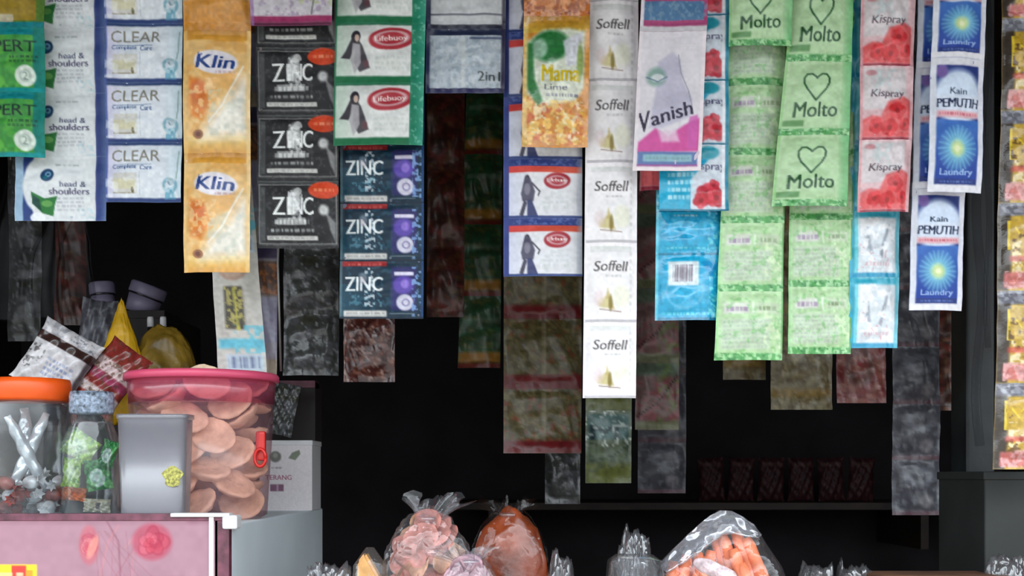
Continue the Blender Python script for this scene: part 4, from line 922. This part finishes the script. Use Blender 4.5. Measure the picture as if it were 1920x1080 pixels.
# goods piled behind the jars
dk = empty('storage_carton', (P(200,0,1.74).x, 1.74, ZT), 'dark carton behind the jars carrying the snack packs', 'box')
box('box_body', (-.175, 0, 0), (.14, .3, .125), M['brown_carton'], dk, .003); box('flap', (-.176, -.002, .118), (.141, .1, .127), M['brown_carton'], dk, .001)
pouch('snack_pack', 'white snack pack with a dark brown stripe, tilted behind the orange lid', 'snack pack', None, P(108, 678, 1.64), U(122, 1.64), U(132, 1.64), (-.15, .52, .1), d_whitebrown, 'foil', .016, 1200, 62)
pouch('snack_pack', 'red and white striped snack pack leaning between the jars and bucket', 'snack pack', None, P(208, 708, 1.66), U(90, 1.66), U(138, 1.66), (-.2, .62, 0), d_redwhite, 'foil', .012, 1200, 63)
def blob(name, label, cat, m, c, rx, ry, rz, seed, amp=.25, tip=0., group=None, part='bag_body', flat=True, sub=5, fr=1.6):
    root = empty(name, (c[0], c[1], c[2]-rz), label, cat, group)
    bm = bmesh.new(); bmesh.ops.create_icosphere(bm, subdivisions=sub, radius=1)
    for v in bm.verts:
        p = v.co.copy(); n1 = mnoise.ridged_multi_fractal(p*fr+Vector((seed, 3, 1)), .9, 2.1, 4, 1., 2.)-1
        k = 1+amp*n1*.5; q = p*k; z = q.z
        if tip: s = 1-tip*max(0, (z+1)/2)**1.1; q.x *= s; q.y *= s
        v.co = Vector((q.x*rx, q.y*ry, max(-1, q.z)*rz+rz))
    bm_obj(part, bm, m, root, True); return root
pouch('snack_pack', 'dim grey snack pack standing left of the yellow pointed bag', 'snack pack', None, (P(172,0,1.95).x, 1.95, ZT+.127+.106), U(66, 1.95), .212, (-.05, .12, .1), d_greysnack2, 'film', .012, 600, 80)
blob('snack_bag', 'bright yellow pointed snack bag standing behind the jars', 'snack bag', M['yellow_film'], (P(228,0,1.775).x, 1.775, 1.310), U(62, 1.775), .03, .0895, 2, .22, .8)
blob('snack_bag', 'round mustard brown snack bag behind the lid of the pink bucket', 'snack bag', M['olive_film'], (P(308,0,1.80).x, 1.80, 1.294), U(64, 1.80), .04, .0735, 5, .2, .15)
# lavender tubs and little bottles deeper in
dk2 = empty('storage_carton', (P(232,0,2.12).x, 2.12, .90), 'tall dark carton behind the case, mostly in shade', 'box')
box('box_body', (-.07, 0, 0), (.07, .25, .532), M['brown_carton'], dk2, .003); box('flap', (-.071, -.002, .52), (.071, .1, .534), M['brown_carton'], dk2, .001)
for lb, px, y0, y1, w, rot in [('lavender tub with a dark rim lying tilted above the yellow bag', 262, 532, 588, 66, .35), ('small lavender tub left of the tilted one in the shade', 196, 530, 588, 46, -.1)]:
    d = 2.16; root = empty('plastic_tub', P(px, y1, d), lb, 'tub', 'lavender tubs in the shade', (0, rot, 0)); r = U(w/2, d); h = U(y1-y0, d)
    lathe('tub_body', [(r*.85, 0), (r*.95, h*.6), (r*.93, h*.6), (0, h*.58)], M['lavender'], root, 32)
    lathe('lid', [(r, h*.62), (r*1.03, h*.66), (r*1.03, h*.95), (r*.95, h), (0, h)], M['lavender'], root, 32)
    lathe('rim_band', [(r*.96, h*.56), (r*.99, h*.58), (r*.99, h*.63), (r*.96, h*.64)], M['dark_glass'], root, 32)
for i, px in enumerate((282, 306)):
    d = 2.0; root = empty('small_bottle', (P(px, 700, d).x, d, ZT+.1275), 'small dark bottle with a white cap behind the mustard bag, '+('left' if i == 0 else 'right')+' of the two', 'bottle', 'small dark bottles in the shade'); u = U(1, d)
    lathe('bottle_body', [(9*u, 0), (10*u, 3*u), (10*u, 176*u), (5*u, 190*u), (5*u, 196*u), (0, 196*u)], M['dark_glass'], root, 24)
    lathe('cap', [(6*u, 196*u), (6*u, 212*u), (5*u, 215*u), (0, 215*u)], M['white_plastic'], root, 24)
# ------------------------------------------------------------------ snack bags on the counter
def clear_bag(label, px, ytop, ybody, hw, d, seed, name='snack_bag', tuft=True, amp=.2, depth=.6, m='clear', group='clear snack bags on the counter', tuft_w=1.):
    """full clear bag standing on the counter, gathered into a ruffled neck"""
    x = P(px, 0, d).x; zb = P(0, ybody, d).z; zt = P(0, ytop, d).z; r = U(hw, d); rn = random.Random(seed)
    root = empty(name, (x, d, .90), label, 'snack bag', group); H = zb-.90
    bm = bmesh.new(); bmesh.ops.create_icosphere(bm, subdivisions=6, radius=1)
    for v in bm.verts:
        p = v.co.copy(); n1 = mnoise.ridged_multi_fractal(p*2.2+Vector((seed, 1, 4)), .8, 2.2, 4, 1., 2.)-1
        q = p*(1+amp*.3*n1); sx = 1-.12*max(0, -q.z); 
        e = lambda t: math.copysign(abs(t)**.8, t)
        v.co = Vector((q.x*r*sx, q.y*r*depth*sx, max(0, H/2+e(q.z)*H/2)))
    bm_obj('bag_body', bm, M[m], root, True)
    if tuft:
        bm = bmesh.new(); n = 72; hgt = zt-zb+.018; g = []
        for j in range(15):
            t = j/14; row = []
            for i in range(n):
                a = 2*math.pi*i/n; fl = (.010+.034*t**1.3*tuft_w)*(1+.32*t*math.sin(a*7+seed)+.2*t*math.sin(a*13+seed*2+t*4))
                z = H-.016+hgt*t*(1-.3*(0.5+.5*math.sin(a*3+seed))*t-.16*(.5+.5*math.sin(a*8+seed*3))*t)+.003*math.sin(a*17)*t
                row.append(bm.verts.new((fl*math.cos(a)*1.15+.012*t*math.sin(seed), fl*math.sin(a)*.7, z)))
            g.append(row)
        for j in range(14):
            for i in range(n): bm.faces.new((g[j][i], g[j][(i+1) % n], g[j+1][(i+1) % n], g[j+1][i]))
        bm_obj('bag_neck', bm, M[m], root, True)
        lathe('tie', [(.010, H-.012), (.013, H-.011), (.013, H-.007), (.010, H-.006)], M['clear_shiny'], root, 20)
    return root, x, d, r, H
def chip_mesh(name, m, R, seed):
    bm = bmesh.new(); bmesh.ops.create_uvsphere(bm, u_segments=20, v_segments=10, radius=1)
    for v in bm.verts:
        p = v.co.copy(); v.co = Vector((p.x*R*(1+.15*mnoise.noise(p*2+Vector((seed,0,0)))), p.y*R*.8, p.z*.0025+.4*R*(p.x**2)-.2*R*p.y*p.x+.0015*mnoise.noise(p*4)))
    me = bpy.data.meshes.new(name); bm.to_mesh(me); bm.free(); me.polygons.foreach_set('use_smooth', [True]*len(me.polygons)); me.materials.append(m); return me
def chips(name, label, group, m, x, d, r, dep, z0, z1, n, R, seed):
    rn = random.Random(seed); ms = [chip_mesh(name, M['chip2'] if i == 1 and m is M['chip'] else m, R*s, seed+i) for i, s in enumerate((1, .85, 1.1))]
    for i in range(n):
        z = z0+(z1-z0)*(i+.5)/n; a = i*2.4; f = math.sqrt(max(0, 1-abs((z-(z0+z1)/2)/((z1-z0)/2))**2.4))
        rad = max(0, (r*.88*f-R*.55))*(.75+.25*rn.random())
        o = bpy.data.objects.new(name, ms[i % 3]); COL.objects.link(o)
        o.location = (x+rad*math.cos(a), d+rad*dep*math.sin(a), z); o.rotation_euler = (rn.uniform(.6, 1.9), rn.uniform(-.7, .7), rn.uniform(-.8, .8))
        tag(o, label, 'chip', group)
_, x, d, r, H = clear_bag('clear bag of pinkish brown chips with ruffled top, left of the brown sugar bag', 803, 926, 958, 88, 1.40, 1, tuft_w=.5)
chips('cassava_chip', 'pinkish brown chip inside the clear bag left of the brown sugar bag', 'chips in the left clear bag', M['chip'], x, d, r, .55, .92, .9+H-.012, 70, .020, 3)
_, x, d, r, H = clear_bag('small clear bag of mauve chips in front of the pinkish chip bag', 880, 1024, 1038, 62, 1.33, 4, tuft=True, tuft_w=.5)
M['mauve'] = mat('mauve_chip', (190,150,160), .5, .25, 50, .4, 80)
chips('cassava_chip', 'mauve chip inside the small clear bag in front', 'chips in the small clear bag', M['mauve'], x, d, r, .55, .92, .9+H-.008, 44, .016, 8)
_, x, d, r, H = clear_bag('clear bag tied round a glossy brown palm sugar lump', 955, 934, 952, 77, 1.52, 6, amp=.12, tuft_w=.5, m='clear_thin')
b = blob('palm_sugar_lump', 'glossy reddish brown palm sugar lump inside its clear bag', 'palm sugar', M['palm'], (x, d, .9+H/2+.005), r*.93, r*.52, H/2-.006, 9, .14, 0, None, 'lump', fr=1.2)
# orange sticks in a peaked clear bag
d = 1.40
sb = empty('snack_bag', (P(1345,0,d).x, d, .90), 'peaked glossy clear bag full of orange snack sticks', 'snack bag', 'clear snack bags on the counter'); ox = sb.location.x
out = [(1228,1062),(1262,1030),(1310,985),(1346,957),(1372,958),(1414,982),(1436,1018),(1466,1062),(1480,1100),(1486,1150),(1480,1215),(1240,1215),(1226,1150),(1220,1100)]
bm = bmesh.new(); N = 96; o2 = []
per = []
for a, b in zip(out, out[1:]+out[:1]):
    L = math.dist(a, b); k = max(1, int(L/9)); per += [(a[0]+(b[0]-a[0])*i/k, a[1]+(b[1]-a[1])*i/k) for i in range(k)]
cxx, cyy = 1345, 1110; rings = []
for j in range(25):
    th = math.pi*j/24; f = math.sin(th)**.55; yy = -math.cos(th); row = []
    for i, (px, py) in enumerate(per):
        X = cxx+(px-cxx)*f; Y = cyy+(py-cyy)*f; w = P(X, Y, d)
        nn = mnoise.ridged_multi_fractal(Vector((X*.02, Y*.02, yy*1.5)), .8, 2.2, 3, 1, 2)-1
        row.append(bm.verts.new((w.x-ox, yy*.034*(1+.35*nn)+.0, max(0, w.z-.90))))
    rings.append(row)
for a, b in zip(rings, rings[1:]):
    for i in range(len(per)): bm.faces.new((a[i], a[(i+1) % len(per)], b[(i+1) % len(per)], b[i]))
bmesh.ops.remove_doubles(bm, verts=bm.verts, dist=1e-5); bm_obj('bag_body', bm, M['clear'], sb, True)
bm = bmesh.new(); g = []                         # crumpled shiny fold added to give the bag's peak its glints
fold = [(1232,1062),(1262,1030),(1286,1006),(1310,984),(1330,968),(1350,957),(1372,958),(1394,970),(1414,984),(1430,1006)]
fp_ = []
for a, b in zip(fold, fold[1:]): fp_ += [(a[0]+(b[0]-a[0])*k/6, a[1]+(b[1]-a[1])*k/6) for k in range(6)]
for i, (X, Y) in enumerate(fp_):
    row = []; wd = 8+38*math.sin(math.pi*min(1, i/len(fp_)*1.05))**.7
    for sd in (1, -1):
        for j in range(9):
            t = j/8 if sd > 0 else 1-j/8; w = P(X+t*(1345-X)*.12, Y+t*wd, d)
            nn = mnoise.noise(Vector((X*.045, t*2.2, sd*3.)))*.008+mnoise.noise(Vector((X*.13, t*5, sd)))*.003
            row.append(bm.verts.new((w.x-ox, sd*-(.002+.018*t)+nn, w.z-.90)))
    g.append(row)
for a, b in zip(g, g[1:]):
    for j in range(17): bm.faces.new((a[j], a[j+1], b[j+1], b[j]))
bm_obj('glint_fold', bm, M['fold'], sb, True)
bm = bmesh.new()
bmesh.ops.create_cone(bm, cap_ends=True, segments=14, radius1=.0085, radius2=.0068, depth=.12)
bmesh.ops.subdivide_edges(bm, edges=[e for e in bm.edges if abs(e.verts[0].co.z-e.verts[1].co.z) > .05], cuts=14)
for v in bm.verts:
    t = v.co.z/.06
    s = 1+.12*mnoise.noise(v.co*160)-(.5*max(0, abs(t)-.9)*5); v.co.x *= s; v.co.y *= s; v.co.x += .003*math.sin(t*2)
sm = bpy.data.meshes.new('orange_stick'); bm.to_mesh(sm); bm.free(); sm.polygons.foreach_set('use_smooth', [True]*len(sm.polygons)); sm.materials.append(M['stick'])
rn = random.Random(3)
spec = [(1258,1052,.1,0),(1282,1040,.15,0),(1304,1036,-.05,.004),(1330,1032,.2,.008),(1350,1006,-.3,.004),(1374,1000,-.38,0),(1392,1010,-.4,-.006),(1340,1010,-.25,.014),(1322,1044,.5,-.008),(1366,1030,-.3,-.01),(1290,1062,.3,.012),(1402,1034,-.42,.008),(1346,1060,.05,-.012),(1416,1056,-.4,.01),(1312,1066,.1,-.014),(1380,1056,-.3,-.014)]
for xt, yt, a, dy in spec:
    px = xt-math.sin(a)*98; py = yt+math.cos(a)*98
    o = bpy.data.objects.new('orange_stick', sm); COL.objects.link(o); o.location = P(px, py, d)+Vector((0, dy-.004, 0)); o.rotation_euler = (rn.uniform(-.06, .06), a, 0)
    tag(o, 'orange snack stick inside the peaked clear bag', 'snack stick', 'orange snack sticks in the peaked bag')
# small white candies among the sticks
for px, py in ((1325,1062),(1350,1074)):
    bm = bmesh.new(); bmesh.ops.create_icosphere(bm, subdivisions=3, radius=.011)
    for v in bm.verts: v.co = Vector((v.co.x*1.7, v.co.y*.5, v.co.z*.8))*(1+.2*mnoise.noise(v.co*140))
    tag(bm_obj('paper_slip', bm, mat('pink_white_paper', (236,206,206), .4, .3, 120, .5, 80), None, True, P(px, py, d)+Vector((0, -.022, 0)), (0, .4, 0)), 'small pink and white slip inside the peaked bag, '+('left' if px == 1325 else 'right')+' one', 'paper slip', 'slips in the peaked bag')
# clear domes with silver glints, left of the sticks
for lb, px, y0, hw, d, sd in [('low clear plastic box with bright glints left of the orange sticks', 1190, 1040, 58, 1.36, 1)]:
    root = empty('clear_food_box', (P(px,0,d).x, d, .90), lb, 'food box'); r = U(hw, d); h = P(0, y0, d).z-.90
    lathe('box_body', [(r*.8, .001), (r*.86, .006), (r*.98, h*.72), (r*.96, h*.72), (r*.83, .008)], M['jar'], root, 40, sq=.6)
    lathe('dome_lid', [(r*1.0, h*.72), (r*1.03, h*.74), (r*1.0, h*.79), (r*.93, h*.8), (r*.86, h*.96), (r*.6, h), (0, h*.99)], clear_mat('clear_dome', (245,246,248), .12, .03, .1, (220,225,230), .8, 40), root, 40, sq=.6)
def scrap(label, px, ytop, w, h, d, seed, m='clear', group='crumpled clear wrappers on the counter', spike=.4):
    rn = random.Random(seed); root = empty('crumpled_wrapper', (P(px,0,d).x, d, .90), label, 'plastic wrapper', group)
    m = 'clear_shiny'; H = P(0, ytop, d).z-.90; ww = U(w, d)/2; bm = bmesh.new(); bmesh.ops.create_icosphere(bm, subdivisions=5, radius=1)
    for v in bm.verts:
        p = v.co.copy(); n1 = mnoise.ridged_multi_fractal(p*2.6+Vector((seed*3, 0, 0)), .7, 2.2, 5, 1., 2.)-1
        t = (p.z+1)/2; s = 1-.35*t
        n2 = mnoise.noise(p*1.7+Vector((seed, 5, 2)))
        v.co = Vector((p.x*ww*s*(1+.12*n1+.35*n2), p.y*.03*s*(1+.2*n1), max(0, H*math.sin(t*math.pi/2)*(1+.3*n2*p.x+.06*n1))))
    mm = max(v.co.z for v in bm.verts)
    for v in bm.verts: v.co.z *= H/mm
    bm_obj('wrapper_body', bm, M[m], root, True)
scrap('tall crumpled clear wrapper standing behind the low clear plastic box', 1188, 980, 76, 100, 1.46, 2)
scrap('crumpled clear wrapper just right of the brown sugar bag', 1052, 1026, 70, 60, 1.44, 5)
scrap('crumpled clear wrapper low at the foot right of the pale blue case side', 610, 1050, 100, 40, 1.42, 7)
scrap('crumpled clear wrapper low at the right of the orange sticks, left one', 1530, 1050, 90, 40, 1.5, 9)
scrap('crumpled clear wrapper low at the right of the orange sticks, right one', 1600, 1044, 90, 50, 1.52, 11)
scrap('grey crumpled wrapper in the lower right corner', 1890, 1036, 110, 50, 1.5, 13)
# tan wafer wedge, left of the chips
wf = empty('wafer_pack', P(694, 1090, 1.4), 'tan wafer pack standing on edge left of the pinkish chips', 'wafer pack'); wf.location.z = .90
bm = bmesh.new(); hh = P(0, 1034, 1.4).z-.90; u = U(1, 1.4)
vv = [bm.verts.new((x*u, y, z)) for y in (-.012, .014) for x, z in ((-26,0),(36,0),(30,hh*.75),(-8,hh),(-22,hh*.93))]
bm.faces.new(vv[:5][::-1]); bm.faces.new(vv[5:]);
for i in range(5): bm.faces.new((vv[i], vv[(i+1)%5], vv[5+(i+1)%5], vv[5+i]))
bmesh.ops.bevel(bm, geom=bm.edges[:], offset=.003, segments=2, affect='EDGES'); bm_obj('wafer', bm, M['wafer'], wf)
blobw = lathe('wrapper', [(U(34,1.4), .002), (U(40,1.4), hh*.5), (U(32,1.4), hh*.9), (U(8,1.4), hh*1.03)], M['clear'], wf, 24); blobw.scale = (1, .6, 1)
# brown board at lower right
bd_ = empty('wooden_tray', (P(1745,0,1.5).x, 1.5, .90), 'brown wooden tray edge at the lower right of the counter', 'tray')
box('tray_board', (-.075, -.05, 0), (.075, .05, P(0,1076,1.5).z-.90), M['wood'], bd_, .003)
box('tray_lip', (-.077, -.052, P(0,1076,1.5).z-.904), (.077, -.046, P(0,1073,1.5).z-.90), M['wood'], bd_, .001)
# dark green-grey box at the right, under the noodle packs
gb = empty('metal_box', (P(1905,0,1.56).x, 1.60, .90), 'dark greenish grey box at the right edge under the noodle packs', 'box')
box('box_body', (-.036, -.03, 0), (.1, .14, P(0,892,1.57).z-.90), M['dark_board'], gb, .003)
box('box_lid', (-.038, -.032, P(0,900,1.57).z-.90), (.102, .142, P(0,884,1.57).z-.90), M['dark_board'], gb, .002)

# ------------------------------------------------------------------ shelf at the back with dim goods
sh = empty('wall_shelf', (.35, 3.3, 1.08), 'dark brown shelf on the back wall, faint behind the hanging goods', 'shelf')
box('shelf_board', (-.5, -.2, -.02), (.85, .2, 0), M['darkwood'], sh, .003)
for k in (-.4, .7): box('bracket', (k-.01, -.18, -.12), (k+.01, .2, -.02), M['darkwood'], sh)
rn = random.Random(21); x = .52
for i in range(6):
    lbn = ['first', 'second', 'third', 'fourth', 'fifth', 'sixth'][i]
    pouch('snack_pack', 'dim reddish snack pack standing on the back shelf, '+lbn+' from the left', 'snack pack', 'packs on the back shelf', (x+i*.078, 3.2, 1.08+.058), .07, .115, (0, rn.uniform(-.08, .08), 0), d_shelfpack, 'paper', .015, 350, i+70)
